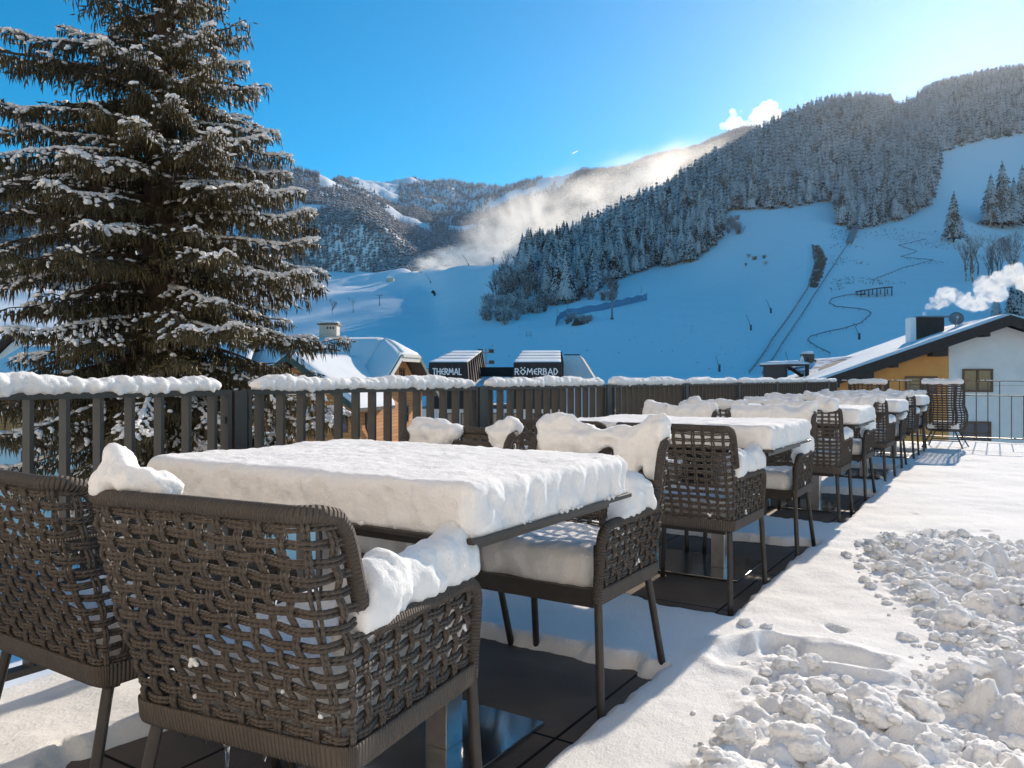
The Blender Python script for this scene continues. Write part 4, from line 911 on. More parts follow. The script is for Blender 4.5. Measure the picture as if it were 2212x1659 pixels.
# ---------------------------------------------------------------- the big spruce behind the fence
def big_spruce():
    rr = random.Random(12); base = Vector(((352-U0)/F*12.2, 12.2, -7.3)); o = tag(empty('spruce_tree', base), 'huge snow-laden spruce with drooping boughs behind the fence at the left', 'tree')
    H = 17.9; mb = MB(); zs = np.linspace(0, H, 26); mb.tube(np.stack([.10*np.sin(zs*.5), .06*np.cos(zs*.7), zs], 1), .42*(1-zs/H)**.75+.012, 12)
    mb.tube([(.62, -.1, -.2), (.50, -.08, 3.4), (.34, 0, 6.4), (.2, 0, 8.5)], [.24, .22, .17, .05], 10); mb.build('trunk', M['bark'], o, True)
    wood = MB(); A, Bp, R_, dirs = [], [], [], []; SN = []
    RZ = [2.6, 6, 7.3, 8.6, 9.5, 10.7, 12.0, 13.6, 15.2, 17.2, 18]; RR = [1.5, 1.7, 2.4, 2.95, 2.5, 2.5, 2.15, 1.35, .85, .25, .1]
    z = 6.1; k = 0
    while z < 17.3:
        az = k*2.39996 + rr.uniform(-.3, .3); k += 1; c, s = math.cos(az), math.sin(az)
        L = float(np.interp(z, RZ, RR))*rr.uniform(.72, 1.08); left = max(0, -c)
        if z > 9.6: L *= 1+.75*left**1.5*min(1, (z-9.6)/1.5)*(rr.random() > .3)
        up = np.interp(z, [2, 7, 10, 13, 17], [-.22, -.12, .06, .30, .7])+rr.uniform(-.08, .08); dr = np.interp(z, [2, 9, 13, 17], [.18, .26, .30, .15])*rr.uniform(.7, 1.3)
        n = max(5, int(L/.12)); t = np.linspace(0, 1, n); side = rr.uniform(-.12, .12)
        px = L*t; pz = z + L*(up*t - dr*t**2 + .09*sstep(.75, 1, t)); py = side*L*t**2
        P = np.stack([px*c-py*s, px*s+py*c, pz], 1); wood.tube(P, .030*(1-t)*(.5+L/4)+.006, 5, cap=False)
        T = np.gradient(P, axis=0); T /= np.linalg.norm(T, axis=1)[:, None]
        m_ = max(6, int(L/.046)); sf = rr.choice([.12, .4, .8, 1.4, 2.0])
        for q in range(m_):
            f = .10+.90*(q+rr.random())/m_; p = np.array([np.interp(f, t, P[:, i]) for i in range(3)]); tg = np.array([np.interp(f, t, T[:, i]) for i in range(3)])
            sd = 1 if q % 2 else -1; pr = np.array([-tg[1], tg[0], 0]); pr /= np.linalg.norm(pr)+1e-9
            l2 = (.62*math.sin(PI*min(1, .18+f*.80))**.8*(.35+.32*L/2)+.07)*rr.uniform(.6, 1.15)
            d2 = tg*rr.uniform(.35, .75)+pr*sd*rr.uniform(.55, 1)+np.array([0, 0, rr.uniform(-.45, -.05)]); d2 /= np.linalg.norm(d2)
            nt_ = max(4, int(l2/.030))
            e = None
            for w in range(nt_):
                g = (w+rr.random()*.7)/nt_; b0 = p+d2*l2*g+np.array([0, 0, -.16*l2*g*g])
                hang = rr.random() < .70
                dd = np.array([rr.uniform(-.3, .3), rr.uniform(-.3, .3), -1]) if hang else d2*.9+np.array([rr.uniform(-.6, .6), rr.uniform(-.6, .6), rr.uniform(-.35, .25)])
                dd /= np.linalg.norm(dd); ll = rr.uniform(.06, .19)*(1.25 if hang else .9)*(.8 if z > 15 else 1)
                A.append(b0); dirs.append(dd*ll); R_.append(rr.uniform(.009, .015)*(1 if hang else 1.25))
            if rr.random() < .55*sf*(.35+.75*f):
                for _ in range(rr.choice([2, 3, 4, 5])):
                    g = rr.uniform(.1, 1.0); b0 = p+d2*l2*g+np.array([0, 0, -.16*l2*g*g+.012]); SN.append((b0, d2+rng.normal(size=3)*.3, rr.uniform(.022, .060), rr.uniform(.016, .034), rr.uniform(.012, .026)))
            if rr.random() < .5*sf*(.4+.7*f): SN.append((p+np.array([0, 0, .012]), tg+rng.normal(size=3)*.15, rr.uniform(.035, .08), rr.uniform(.022, .045), rr.uniform(.016, .030)))
        z += .043 if z < 13 else .055
    wood.build('boughs', M['bark'], o)
    A, D, Rr = np.array(A), np.array(dirs), np.array(R_); n = len(A)
    nrm = D/np.linalg.norm(D, axis=1)[:, None]; ref = rng.normal(size=(n, 3)); e1 = np.cross(nrm, ref); e1 /= np.linalg.norm(e1, axis=1)[:, None]; e2 = np.cross(nrm, e1)
    mid = A+D*.38; V = np.stack([A]+[mid+Rr[:, None]*(math.cos(a)*e1+math.sin(a)*e2) for a in (0, 2*PI/3, 4*PI/3)]+[A+D], 1)
    tf_ = np.array([(0, 2, 1), (0, 3, 2), (0, 1, 3), (4, 1, 2), (4, 2, 3), (4, 3, 1)]); Fq = (tf_[None]+(np.arange(n)*5)[:, None, None]).reshape(-1, 3)
    link('foliage', fast_mesh('foliage', V.reshape(-1, 3), Fq, M['needle']), o)
    V1, F1 = ICO[1]; Vs, Fs = [], []
    for i, (c, d, l, w, h) in enumerate(SN):
        x_ = d/np.linalg.norm(d); y_ = np.cross([0, 0, 1], x_); y_ /= np.linalg.norm(y_)+1e-9; zz = np.cross(x_, y_)
        Vs.append((V1*(1+.22*rng.normal(size=(len(V1), 1)))*[l, w, h]) @ np.stack([x_, y_, zz])+c+np.array([0, 0, h*.5])); Fs.append(F1+i*len(V1))
    link('snow_cover', fast_mesh('snow_cover', np.vstack(Vs), np.vstack(Fs), M['snow_tree'], True), o)
big_spruce()
# ---------------------------------------------------------------- buildings
class Frame:                              # a wall-aligned frame: local (s, t, z) to world
    def __init__(self, o, e1, e2): self.o, self.e1, self.e2 = Vector(o), Vector(e1).normalized(), Vector(e2).normalized()
    def __call__(self, s, t, z): return Vector((self.o.x, self.o.y, 0)) + self.e1*s + self.e2*t + Vector((0, 0, z))
    def loc(self, u, v, t=0.0):           # where a sight line meets the plane t = const -> (s, z)
        n = self.e2; d = Vector(((u-U0)/F, 1, (V0-v)/F)); p0 = Vector((0, 0, EYE)); k = (self(0, t, 0)-p0).dot(n)/d.dot(n); q = p0+d*k
        return (q-self(0, 0, 0)).dot(self.e1), q.z
def root(name, p, label, cat): return tag(empty(name, p), label, cat)
def bx(mb, fr, s0, s1, t0, t1, z0, z1): mb.prism([fr(s0, t0, z0), fr(s1, t0, z0), fr(s1, t1, z0), fr(s0, t1, z0)], (0, 0, z1-z0))
def window(o, fr, s0, s1, z0, z1, t, out, mull=1, fmat=None, shutter=False, bars=True):
    """out: sign of t pointing outside; frame, sill and pane"""
    fm = fmat or M['frame']; w = .09
    mb = MB(); a, b = (t, t+out*.06)
    bx(mb, fr, s0-w, s0, a, b, z0-w, z1+w); bx(mb, fr, s1, s1+w, a, b, z0-w, z1+w); bx(mb, fr, s0, s1, a, b, z1, z1+w); bx(mb, fr, s0, s1, a, b, z0-w, z0)
    for k in range(mull): c = s0+(s1-s0)*(k+1)/(mull+1); bx(mb, fr, c-.05, c+.05, a, t+out*.055, z0, z1)
    if bars: c = (z0+z1)/2; bx(mb, fr, s0, s1, a, t+out*.045, c-.02, c+.02)
    f = under(o, mb.build('window', fm)); g = MB(); bx(g, fr, s0, s1, a+out*.004, t+out*.02, z0, z1)
    gm = g.build('pane', M['glass']); gm.parent = f
    return f
def slab(o, poly, thick, snow, name='roof', mat=None):    # a roof plane of timber with snow lying on it
    mb = MB(); mb.prism([p-Vector((0, 0, thick)) for p in poly], (0, 0, thick)); r = under(o, mb.build(name, mat or M['darkwood']))
    if snow: s = snow_plane(poly, snow); s.parent = r
    return r
def snow_plane(poly, h, step=.45, amp=.05):
    """snow blanket over a planar polygon (3 or 4 corners), rounded towards its borders"""
    P = [Vector(p) for p in poly]
    if len(P) == 3: P = [P[0], P[1], P[2], P[2]]
    n = max(4, int(max((P[1]-P[0]).length, (P[2]-P[3]).length)/step)); m = max(4, int(max((P[3]-P[0]).length, (P[2]-P[1]).length)/step))
    a = np.concatenate([[0, .004], np.linspace(.02, .98, n), [.996, 1]]); b = np.concatenate([[0, .004], np.linspace(.02, .98, m), [.996, 1]])
    q = [np.array(p) for p in P]; A_, B_ = np.meshgrid(a, b, indexing='ij'); A_, B_ = A_[..., None], B_[..., None]
    base = (q[0]*(1-A_)+q[1]*A_)*(1-B_)+(q[3]*(1-A_)+q[2]*A_)*B_
    ed = np.minimum(np.minimum(A_, 1-A_)*n*step, np.minimum(B_, 1-B_)*m*step)[..., 0]
    hh = h*(1-(1-np.clip(ed/(h*1.2), 0, 1))**2)**.5 + amp*fbm(base, .5, 2, 4)*np.clip(ed, 0, 1)+.004
    V = base+np.stack([0*hh, 0*hh, hh], -1); I = np.arange(V.shape[0]*V.shape[1]).reshape(V.shape[:2])
    Fq = np.stack([I[:-1, :-1], I[1:, :-1], I[1:, 1:], I[:-1, 1:]], -1).reshape(-1, 4)
    if np.cross(q[1]-q[0], q[3]-q[0])[2] < 0: Fq = Fq[:, ::-1]
    return link('roof_snow', fast_mesh('roof_snow', V.reshape(-1, 3), Fq, M['snow_roof'], True))
# --- brown wooden chalet
ca, sa = math.cos(math.radians(14.5)), math.sin(math.radians(14.5))
E1 = (sa, ca, 0); E2 = (-ca, sa, 0)
G = Frame((-7.46, 40, 0), E1, E2)         # s along the sunny gable, t into the house (to the left)
ch = root('wooden_chalet', G(4, 4, -7), 'brown timber chalet with half-hipped snowy roof and white base behind the fence', 'house')
mb = MB(); mb.prism([G(0, 0, -2.3), G(8, 0, -2.3), G(8, 0, .25), G(5.4, 0, 2.05), G(2.6, 0, 2.05), G(0, 0, .25)], Vector(E2)*16); under(ch, mb.build('wall', M['boards']))
mb = MB(); bx(mb, G, .05, 7.95, .05, 16, -7.6, -2.3); under(ch, mb.build('plinth', M['plaster']))
ov = -.85
L0, L1, RS, RE, L2 = G(-.55, ov, .2), G(2.7, ov, 2.42), G(4, .75, 3.3), G(4, 17, 3.3), G(-.55, 17, .2)
slab(ch, [L0, L1, RS, RE] if False else [L0, G(4, ov, 3.3) if False else L1, RS, RE], .16, 0) if False else None
def roof_poly(o, polys, thick, snow, mat):
    mb = MB()
    for p in polys: mb.prism([q-Vector((0, 0, thick)) for q in p], (0, 0, thick))
    r = under(o, mb.build('roof', mat))
    for p in polys:
        if len(p) == 5:                   # eave, rake top, ridge start, ridge end, eave end -> two patches
            e, k, a, b, f = p; m_ = f+(e-f)*.985
            w = (a-b).length/(e-f).length; c = f+(e-f)*w
            s = snow_plane([c, a, b, f], snow); s.parent = r
            mb2 = snow_plane([e, k, a, c], snow); mb2.parent = r
        else: s = snow_plane(p, snow); s.parent = r
    return r
R0, R1, R2 = G(8.55, ov, .2), G(5.3, ov, 2.42), G(8.55, 17, .2)
rf = roof_poly(ch, [[L0, L1, RS, RE, L2], [R0, R1, RS, RE, R2], [L1, R1, RS]], .16, .24, M['darkwood'])
mb = MB(); e2v = Vector(E2); dn = Vector((0, 0, -.30))
mb.prism([L0-e2v*.03, L1-e2v*.03, L1-e2v*.03+dn, L0-e2v*.03+dn], -e2v*.05); x_ = mb.build('fascia', M['cream']); x_.parent = rf
mb = MB(); mb.prism([L1-e2v*.03, R1-e2v*.03, R1-e2v*.03+dn*1.3, L1-e2v*.03+dn*1.3], -e2v*.05); mb.prism([L1-e2v*.09-Vector((0, 0, .02)), R1-e2v*.09-Vector((0, 0, .02)), R1-e2v*.09+dn*.5, L1-e2v*.09+dn*.5], -e2v*.05); x_ = mb.build('fascia', M['cream']); x_.parent = rf
mb = MB(); mb.prism([R0-e2v*.03, R1-e2v*.03, R1-e2v*.03+dn, R0-e2v*.03+dn], -e2v*.05); x_ = mb.build('fascia', M['green']); x_.parent = rf
for (ua, ub, va, vb) in ((811, 823, 884, 921), (842, 853.5, 881, 917), (871, 880, 879, 910), (844, 852, 799, 812), (864, 872, 799, 812)):
    s0, z1 = G.loc(ua, va); s1, z0 = G.loc(ub, vb); window(ch, G, s0, s1, z0, z1, 0, -1, 1)
for (ua, ub, va, vb) in ((820, 836, 966, 980), (852, 866, 960, 974)):
    s0, z1 = G.loc(ua, va, .05); s1, z0 = G.loc(ub, vb, .05); window(ch, G, s0, s1, z0, z1, .05, -1, 0)
mb = MB(); mb.tube([G(-.02, -.12, .0), G(-.02, -.12, -7.5)], .055, 8); under(ch, mb.build('downpipe', M['darkwood']))
# projecting wing with its own gable towards the terrace
Wg = Frame((-7.16, 36, 0), E2, (-Vector(E1)).to_tuple())     # s to the left along the front, t towards the camera
mb = MB(); mb.prism([Wg(0, 0, -2.3), Wg(6.0, 0, -2.3), Wg(6.0, 0, -.2), Wg(3.0, 0, 1.75), Wg(0, 0, -.2)], Vector(E1)*5.2); under(ch, mb.build('wing_wall', M['boards']))
mb = MB(); bx(mb, Wg, .05, 5.95, -5, -.05, -7.6, -2.3); under(ch, mb.build('wing_plinth', M['plaster']))
wl = [[Wg(-.55, .8, -.22), Wg(3.0, .8, 2.2), Wg(3.0, -6.7, 2.2), Wg(-.55, -3.3, -.22)], [Wg(6.55, .8, -.22), Wg(3.0, .8, 2.2), Wg(3.0, -6.7, 2.2), Wg(6.55, -3.3, -.22)]]
rw = roof_poly(ch, wl, .16, .24, M['darkwood'])
for p in wl: mb = MB(); f_ = Vector(E1)*-.03; mb.prism([p[0]+f_, p[1]+f_, p[1]+f_+dn, p[0]+f_+dn], f_*1.6); x_ = mb.build('fascia', M['green']); x_.parent = rw
for (ua, ub, va, vb) in ((732, 748, 893, 930),):
    s1, z1 = Wg.loc(ua, va); s0, z0 = Wg.loc(ub, vb); window(ch, Wg, s0, s1, z0, z1, 0, 1, 0)
for s_ in (3.4,): window(ch, Wg, s_, s_+1.0, -1.6, -.1, 0, 1, 1)
mb = MB(); mb.tube([Wg(-.12, -.9, -.5), Wg(-.12, -.9, -1.2), Wg(-.10, -1.3, -1.6), Wg(-.10, -1.3, -7.5)], .06, 8); under(ch, mb.build('downpipe', M['darkwood']))
# long side range to the left, set back
mb = MB(); bx(mb, Wg, 6.0, 24, -9, -1.6, -2.3, .35); under(ch, mb.build('side_wall', M['boards'])); mb = MB(); bx(mb, Wg, 6.0, 24, -9, -1.65, -7.6, -2.3); under(ch, mb.build('side_plinth', M['plaster']))
roof_poly(ch, [[Wg(25, -1.0, .2), Wg(25, -6, 3.0), Wg(9, -6, 3.0), Wg(6.6, -1.0, .2)], [Wg(25, -11, .2), Wg(25, -6, 3.0), Wg(9, -6, 3.0), Wg(9, -11, .2)]], .16, .26, M['darkwood'])
for (ua, ub, va, vb, t) in ((50, 73, 977, 1012, -1.65), (55, 76, 899, 919, -1.6), (255, 278, 975, 997, -1.65), (120, 150, 900, 925, -1.6)):
    s1, z1 = Wg.loc(ua, va, t); s0, z0 = Wg.loc(ub, vb, t); window(ch, Wg, s0, s1, z0, z1, t, 1, 1)
s1, z1 = Wg.loc(484, 979, -.05); s0, z0 = Wg.loc(495, 992, -.05); window(ch, Wg, s0, s1, z0, z1, -.05, 1, 0)
# beige chimney on the ridge
q = at(712, 727, 46); c = MB(); c.prism([q+Vector((-.62, -.5, -2.2)), q+Vector((.62, -.5, -2.2)), q+Vector((.62, .5, -2.2)), q+Vector((-.62, .5, -2.2))], (0, 0, 2.2)); c.prism([q+Vector((-.5, -.42, 0)), q+Vector((.5, -.42, 0)), q+Vector((.5, .42, 0)), q+Vector((-.5, .42, 0))], (0, 0, .66))
chm = under(ch, c.build('chimney', M['beige'])); c = MB(); c.box(q+Vector((0, 0, .70)), (1.2, 1.05, .09)); x_ = c.build('chimney_cap', M['brown']); x_.parent = chm
for k in range(3): c = MB(); c.box(q+Vector((-.02+.16*k, -.425, .48)), (.08, .02, .13)); x_ = c.build('vent', M['darkwood']); x_.parent = chm
x_ = link('chimney_snow_or_lit_side', blob_mesh('chimney_snow_or_lit_side', [((q.x+dx, q.y, q.z+.80), (.30, .48, .12)) for dx in (-.3, 0, .3)], .05, M['snow_roof'], .02, 4, 3)); x_.parent = chm
# --- snowy house far left
hq = at(95, 770, 62); Hf = Frame((hq.x-5, hq.y, 0), (.94, -.34, 0), (.34, .94, 0)); ho = root('snowy_house', hq, 'house with a bright snowy roof seen between the lowest spruce boughs at the far left', 'house')
mb = MB(); mb.prism([Hf(0, 0, -7.6), Hf(9, 0, -7.6), Hf(9, 0, 1.6), Hf(4.5, 0, 4.6), Hf(0, 0, 1.6)], Hf.e2*11); under(ho, mb.build('wall', M['plaster']))
roof_poly(ho, [[Hf(-.7, -.8, 1.35), Hf(4.5, -.8, 4.95), Hf(4.5, 11.8, 4.95), Hf(-.7, 11.8, 1.35)], [Hf(9.7, -.8, 1.35), Hf(4.5, -.8, 4.95), Hf(4.5, 11.8, 4.95), Hf(9.7, 11.8, 1.35)]], .16, .28, M['darkwood'])
window(ho, Hf, 2, 3.2, -.6, .8, 0, -1, 1); window(ho, Hf, 5.6, 6.8, -.6, .8, 0, -1, 1); window(ho, Hf, 3.9, 5.1, 2, 3, 0, -1, 1)
# --- thermal bath
ta = math.radians(3.4); D2 = Vector((math.sin(ta), math.cos(ta), 0)); D1 = Vector((math.cos(ta), -math.sin(ta), 0)); Y0 = 80.0
B = Frame(((1106-U0)/F*Y0, Y0, 0), D1, D2)
th = root('thermal_bath', B(0, 10, -8), 'flat-roofed bath building with two black timber roof lanterns carrying white letters', 'building')
STROKES = {'T': (.62, [[(0, 1), (.62, 1)], [(.31, 1), (.31, 0)]]), 'H': (.62, [[(0, 0), (0, 1)], [(.6, 0), (.6, 1)], [(0, .5), (.6, .5)]]), 'E': (.5, [[(.5, .98), (.12, .8), (0, .5), (.12, .2), (.5, .02)], [(0, .5), (.42, .5)]]),
 'R': (.55, [[(0, 0), (0, 1), (.42, .92), (.5, .72), (.36, .52), (0, .48)], [(.22, .48), (.55, 0)]]), 'M': (.84, [[(0, 0), (.12, 1), (.42, .35), (.72, 1), (.84, 0)]]), 'A': (.72, [[(0, 0), (.36, 1), (.72, 0)], [(.15, .32), (.57, .32)]]), 'L': (.46, [[(0, 1), (0, 0), (.46, 0)]]),
 'O': (.86, [[(.43, 0), (.86, .45), (.43, .9), (0, .45), (.43, 0)], [(.1, 1.05), (.22, 1.17)], [(.64, 1.05), (.76, 1.17)]]), 'B': (.5, [[(0, 0), (0, 1), (.36, .93), (.42, .75), (.32, .55), (0, .52)], [(.3, .54), (.5, .32), (.42, .08), (0, 0)]]), 'D': (.58, [[(0, 0), (0, 1), (.3, .93), (.56, .5), (.3, .07), (0, 0)]])}
def letters(o, word, fr, s0, z0, h, w_total, t):
    nat = sum(STROKES[c][0]+.22 for c in word)-.22; k = w_total/nat; x = 0
    for c in word:
        wd, st = STROKES[c]; mb = MB(); lw = .085*h
        for line in st:
            for (xa, ya), (xb, yb) in zip(line[:-1], line[1:]):
                a = Vector((s0+(x+xa)*k, z0+ya*h)); b = Vector((s0+(x+xb)*k, z0+yb*h)); d = (b-a).normalized(); n = Vector((-d.y, d.x)); d = d*lw*.6; n = n*lw
                pl = [a-d-n, b+d-n, b+d+n, a-d+n]; e = .001*len(mb.f)/6
                mb.prism([fr(p.x, t-e, p.y) for p in pl], -fr.e2*.06)
        under(o, mb.build('letter', M['letter'])); x += wd+.22
def lantern(uf0, uf1, ub0, ub1, word, lu0, lu1):
    s0, zt_ = B.loc(uf0, 782.5); s1, _ = B.loc(uf1, 782.5); zb = -2.0; s0b, zk = B.loc(ub0, 758.5, 18); s1b, _ = B.loc(ub1, 758.5, 18); fl_ = .35
    f = [B(s0-fl_, 0, zb), B(s1+fl_, 0, zb), B(s1, 0, zt_), B(s0, 0, zt_)]; k = [B(s0b-fl_*3.2, 18, zb), B(s1b+fl_*3.2, 18, zb), B(s1b, 18, zk), B(s0b, 18, zk)]
    mb = MB(); mb.add([tuple(p) for p in f+k], [(0, 1, 2, 3), (5, 4, 7, 6), (1, 5, 6, 2), (4, 0, 3, 7), (3, 2, 6, 7), (0, 4, 5, 1)]); ln = under(th, mb.build('roof_lantern', M['blackboards']))
    s = snow_plane([f[3], f[2], k[2], k[3]], .07, .5, .02); s.parent = ln
    mb = MB()
    for i in range(8):
        q0 = f[1].lerp(k[1], (i+.5)/8); q1 = f[2].lerp(k[2], (i+.5)/8); mb.prism([q0, q0+D2*.25, q1+D2*.25, q1], D1*.16)
    x_ = mb.build('rib_cladding', M['darkwood']); x_.parent = ln
    for i in range(1, 4):
        mb = MB(); a_, b_2 = f[3].lerp(k[3], i/4), f[2].lerp(k[2], i/4); mb.prism([a_, b_2, b_2+D2*.12, a_+D2*.12], (0, 0, .12)); x_ = mb.build('roof_seam', M['darkwood']); x_.parent = ln
    a, zc = B.loc(lu0, 808.5); b, _ = B.loc(lu1, 808.5); _, zh = B.loc(lu0, 795.5); letters(th, word, B, a, zc-.03, zh-zc, b-a, -.012)
lantern(927, 1009.5, 978, 1041, 'THERMAL', 935, 997)
lantern(1109.5, 1211.6, 1128, 1210.6, 'ROMERBAD', 1113, 1205)
def BX(u0, u1, t): return B.loc(u0, 800, t)[0], B.loc(u1, 800, t)[0]
s0, s1 = BX(925, 1222, .5); mb = MB(); bx(mb, B, s0-1.5, s1+.2, .5, 19, -8, -2.0); under(th, mb.build('wall', M['plaster']))
mb = MB(); sA, sB = BX(1037, 1112, 12); bx(mb, B, sA-.6, sB+.6, 12, 13, 1.2, 2.45); under(th, mb.build('parapet', M['darkwood'])); mb = MB(); sA, sB = BX(905, 935, 12); bx(mb, B, sA, sB, 12, 13, .6, 2.3); under(th, mb.build('parapet', M['darkwood']))
sA, sB = BX(1000, 1112, 2); sC, sD = BX(1040, 1112, 12); slab(th, [B(sA, 1.0, .15), B(sB, 1.0, .15), B(sD, 12, 1.2), B(sC, 12, 1.2)], .25, .16)
sA, sB = BX(905, 930, 3); slab(th, [B(sA-3, 2, .3), B(sB, 2, .3), B(sB, 12, 2.1), B(sA-3, 12, 2.1)], .25, .18)
# steep snow-covered roof flank at the right
a0, z0 = B.loc(1216, 905, -1); a1, _ = B.loc(1330, 905, -1); a2, z2 = B.loc(1218, 769.5, 6); a3, _ = B.loc(1252, 769.5, 6)
pl_ = [B(a0, -1, z0), B(a1+.3, -1, z0), B(a3, 6, z2), B(a2, 6, z2)]
rk = slab(th, pl_, .35, 0, 'flank_roof', M['plaster']); mb = MB(); mb.prism([pl_[1]+Vector((0, 0, .14)), pl_[2]+Vector((0, 0, .14)), pl_[2]+D1*.5+Vector((0, 0, -.3)), pl_[1]+D1*.5+Vector((0, 0, -.3))], D2*.5); x_ = mb.build('fascia', M['darkwood']); x_.parent = rk
mb = MB(); mb.prism([pl_[3]+Vector((0, 0, .1)), pl_[2]+Vector((0, 0, .1)), pl_[2]+D2*.4+Vector((0, 0, .1)), pl_[3]+D2*.4+Vector((0, 0, .1))], (0, 0, .12)); x_ = mb.build('ridge_flashing', M['darkwood']); x_.parent = rk
# front of the bath: dark glazing, brown shingled awning with snow, pale arches
for i in range(7):
    a = s0+1.2+i*2.25; window(th, B, a, a+1.5, -3.6, -2.5, .5, -1, 1, M['darkwood'], bars=False)
aw = slab(th, [B(s0-3, -3.2, -5.0), B(s1-1, -3.2, -5.0), B(s1-1, .45, -3.9), B(s0-3, .45, -3.9)], .2, 0, 'awning', M['shingle'])
for tt in (.02, .55): x_ = snow_plane([B(s0-3, -3.1+tt*3.3, -4.96+tt), B(s1-1, -3.1+tt*3.3, -4.96+tt), B(s1-1, -2.6+tt*3.3, -4.81+tt), B(s0-3, -2.6+tt*3.3, -4.81+tt)], .10, .3, .03); x_.parent = aw
for i in range(8): mb = MB(); a = s0-2.6+i*2.2; bx(mb, B, a, a+.35, -3.0, -2.7, -8, -5.1); under(th, mb.build('column', M['cream']))
mb = MB(); bx(mb, B, s0-3, s1-1, -3.25, -3.0, -5.9, -5.25); under(th, mb.build('beam', M['cream']))
# floodlight mast
q = at(1050, 818, 112); o = root('floodlight_mast', Vector((q.x, q.y, -6)), 'slim floodlight mast with four lamps between the two black roof lanterns', 'lamp'); hz = at(1050, 762, 112).z
mb = MB(); mb.tube([Vector((q.x, q.y, -6)), Vector((q.x, q.y, hz+.6))], .11, 8); under(o, mb.build('mast', M['liftsteel']))
mb = MB(); mb.box((q.x, q.y, hz), (2.3, .12, .12)); mb.box((q.x, q.y, hz-1.5), (2.3, .12, .12)); under(o, mb.build('crossarm', M['liftsteel']))
for dx, dz in ((-.8, .25), (.75, .25), (-.8, -1.35), (.8, -1.35)): mb = MB(); mb.box((q.x+dx, q.y-.2, hz+dz), (.75, .5, .5)); under(o, mb.build('floodlight', M['darkwood'], bevel=.05))
# --- white and orange house at the right
rz = math.radians(13.3); RD = Vector((math.sin(rz), math.cos(rz), 0)); FD = Vector((-math.cos(rz), math.sin(rz), 0))   # ridge direction; facade direction to the left
A_ = at(2182, 681, 36); Hs_ = Frame((A_.x, A_.y, 0), FD, RD); zA = A_.z; sl = .365
hr = root('white_and_orange_house', Hs_(2, 6, -7), 'white and orange house with a wide low snowy gable roof beyond the end railing', 'house')
TW = 1.0
def zr(s): return zA-sl*abs(s)
mb = MB(); mb.prism([Hs_(2.26, TW, -8), Hs_(-7, TW, -8), Hs_(-7, TW, zr(7)-.4), Hs_(0, TW, zA-.4), Hs_(2.26, TW, zr(2.26)-.4)], RD*15); under(hr, mb.build('white_wall', M['plaster']))
mb = MB(); mb.prism([Hs_(2.262, TW+.004, -8), Hs_(9.2, TW+.004, -8), Hs_(9.2, TW+.004, zr(9.2)-.4), Hs_(2.262, TW+.004, zr(2.262)-.4)], RD*14.9); under(hr, mb.build('orange_wall', M['orange']))
LT = 17.2
roof = roof_poly(hr, [[Hs_(10.4, 0, zr(10.4)), Hs_(0, 0, zA), Hs_(0, LT, zA), Hs_(10.4, LT, zr(10.4))], [Hs_(-8, 0, zr(8)), Hs_(0, 0, zA), Hs_(0, LT, zA), Hs_(-8, LT, zr(8))]], .22, .14, M['darkwood'])
for s_, e_ in ((10.4, 1), (-8, -1)):
    mb = MB(); p0, p1 = Hs_(s_, -.02, zr(s_)+.02), Hs_(0, -.02, zA+.02); mb.prism([p0, p1, p1-Vector((0, 0, .5)), p0-Vector((0, 0, .5))], -RD*.06); x_ = mb.build('fascia', M['darkwood']); x_.parent = roof
for s_ in (.9, 4.8, 7.4):                 # purlin ends under the overhang
    mb = MB(); bx(mb, Hs_, s_-.14, s_+.14, .15, TW, zr(s_)-.62, zr(s_)-.24); under(hr, mb.build('purlin', M['darkwood']))
for s_ in (3.0, 6.2): mb = MB(); bx(mb, Hs_, s_-.45, s_+.2, .1, TW, zr(s_)-.75, zr(s_)-.25); under(hr, mb.build('purlin', M['darkwood']))
for (ua, ub, va, vb) in ((2083, 2140, 801, 843), (2080, 2136, 914, 958), (1959, 2020, 817, 845)):
    s1, z1 = Hs_.loc(ua, va, TW); s0, z0 = Hs_.loc(ub, vb, TW); window(hr, Hs_, s0, s1, z0, z1, TW, -1, 1)
for z_ in (1.1-(808-818)/F*37*-1-.1, -.9-1.2):
    mb = MB(); bx(mb, Hs_, -7, 2.25, TW-.006, TW, z_-.012, z_+.012); under(hr, mb.build('plaster_joint', M['beige']))
# big dark chimney with dish
cq = Hs_(1.95, 5.6, zr(1.95)); ck = MB(); ck.prism([cq+FD*.72-RD*.5-Vector((0, 0, .5)), cq-FD*.62-RD*.5-Vector((0, 0, .5)), cq-FD*.62+RD*.5-Vector((0, 0, .5)), cq+FD*.72+RD*.5-Vector((0, 0, .5))], (0, 0, 1.52))
chm2 = under(hr, ck.build('chimney', M['darkwood'])); ck = MB(); q0 = cq+FD*.73-RD*.55; ck.prism([q0+Vector((0, 0, -.6)), q0+RD*1.1+Vector((0, 0, -.6)), q0+RD*1.1+FD*.02+Vector((0, 0, 1.05)), q0+FD*.02+Vector((0, 0, 1.05)), ], FD*.26); x_ = ck.build('chimney_snow_or_lit_side', M['snow_roof']); x_.parent = chm2  # white slab added to imitate the chimney's lit left side
ck = MB(); ck.box(cq+Vector((0, 0, 1.07)), (1.6, 1.2, .07)); x_ = ck.build('chimney_cap', M['liftsteel']); x_.parent = chm2
dq = cq-FD*1.25-RD*.3+Vector((0, 0, .95)); ds = MB(); nrm = Vector((-.35, -.9, .25)).normalized(); ux = nrm.cross(Vector((0, 0, 1))).normalized(); uy = ux.cross(nrm)
rings = [(0, .0), (.12, .006), (.24, .025), (.36, .056)]; Vd = [tuple(dq)]; Fd = []
for r_, d_ in rings[1:]:
    for k in range(24): a = k*PI/12; Vd.append(tuple(dq+(ux*math.cos(a)+uy*math.sin(a))*r_+nrm*d_))
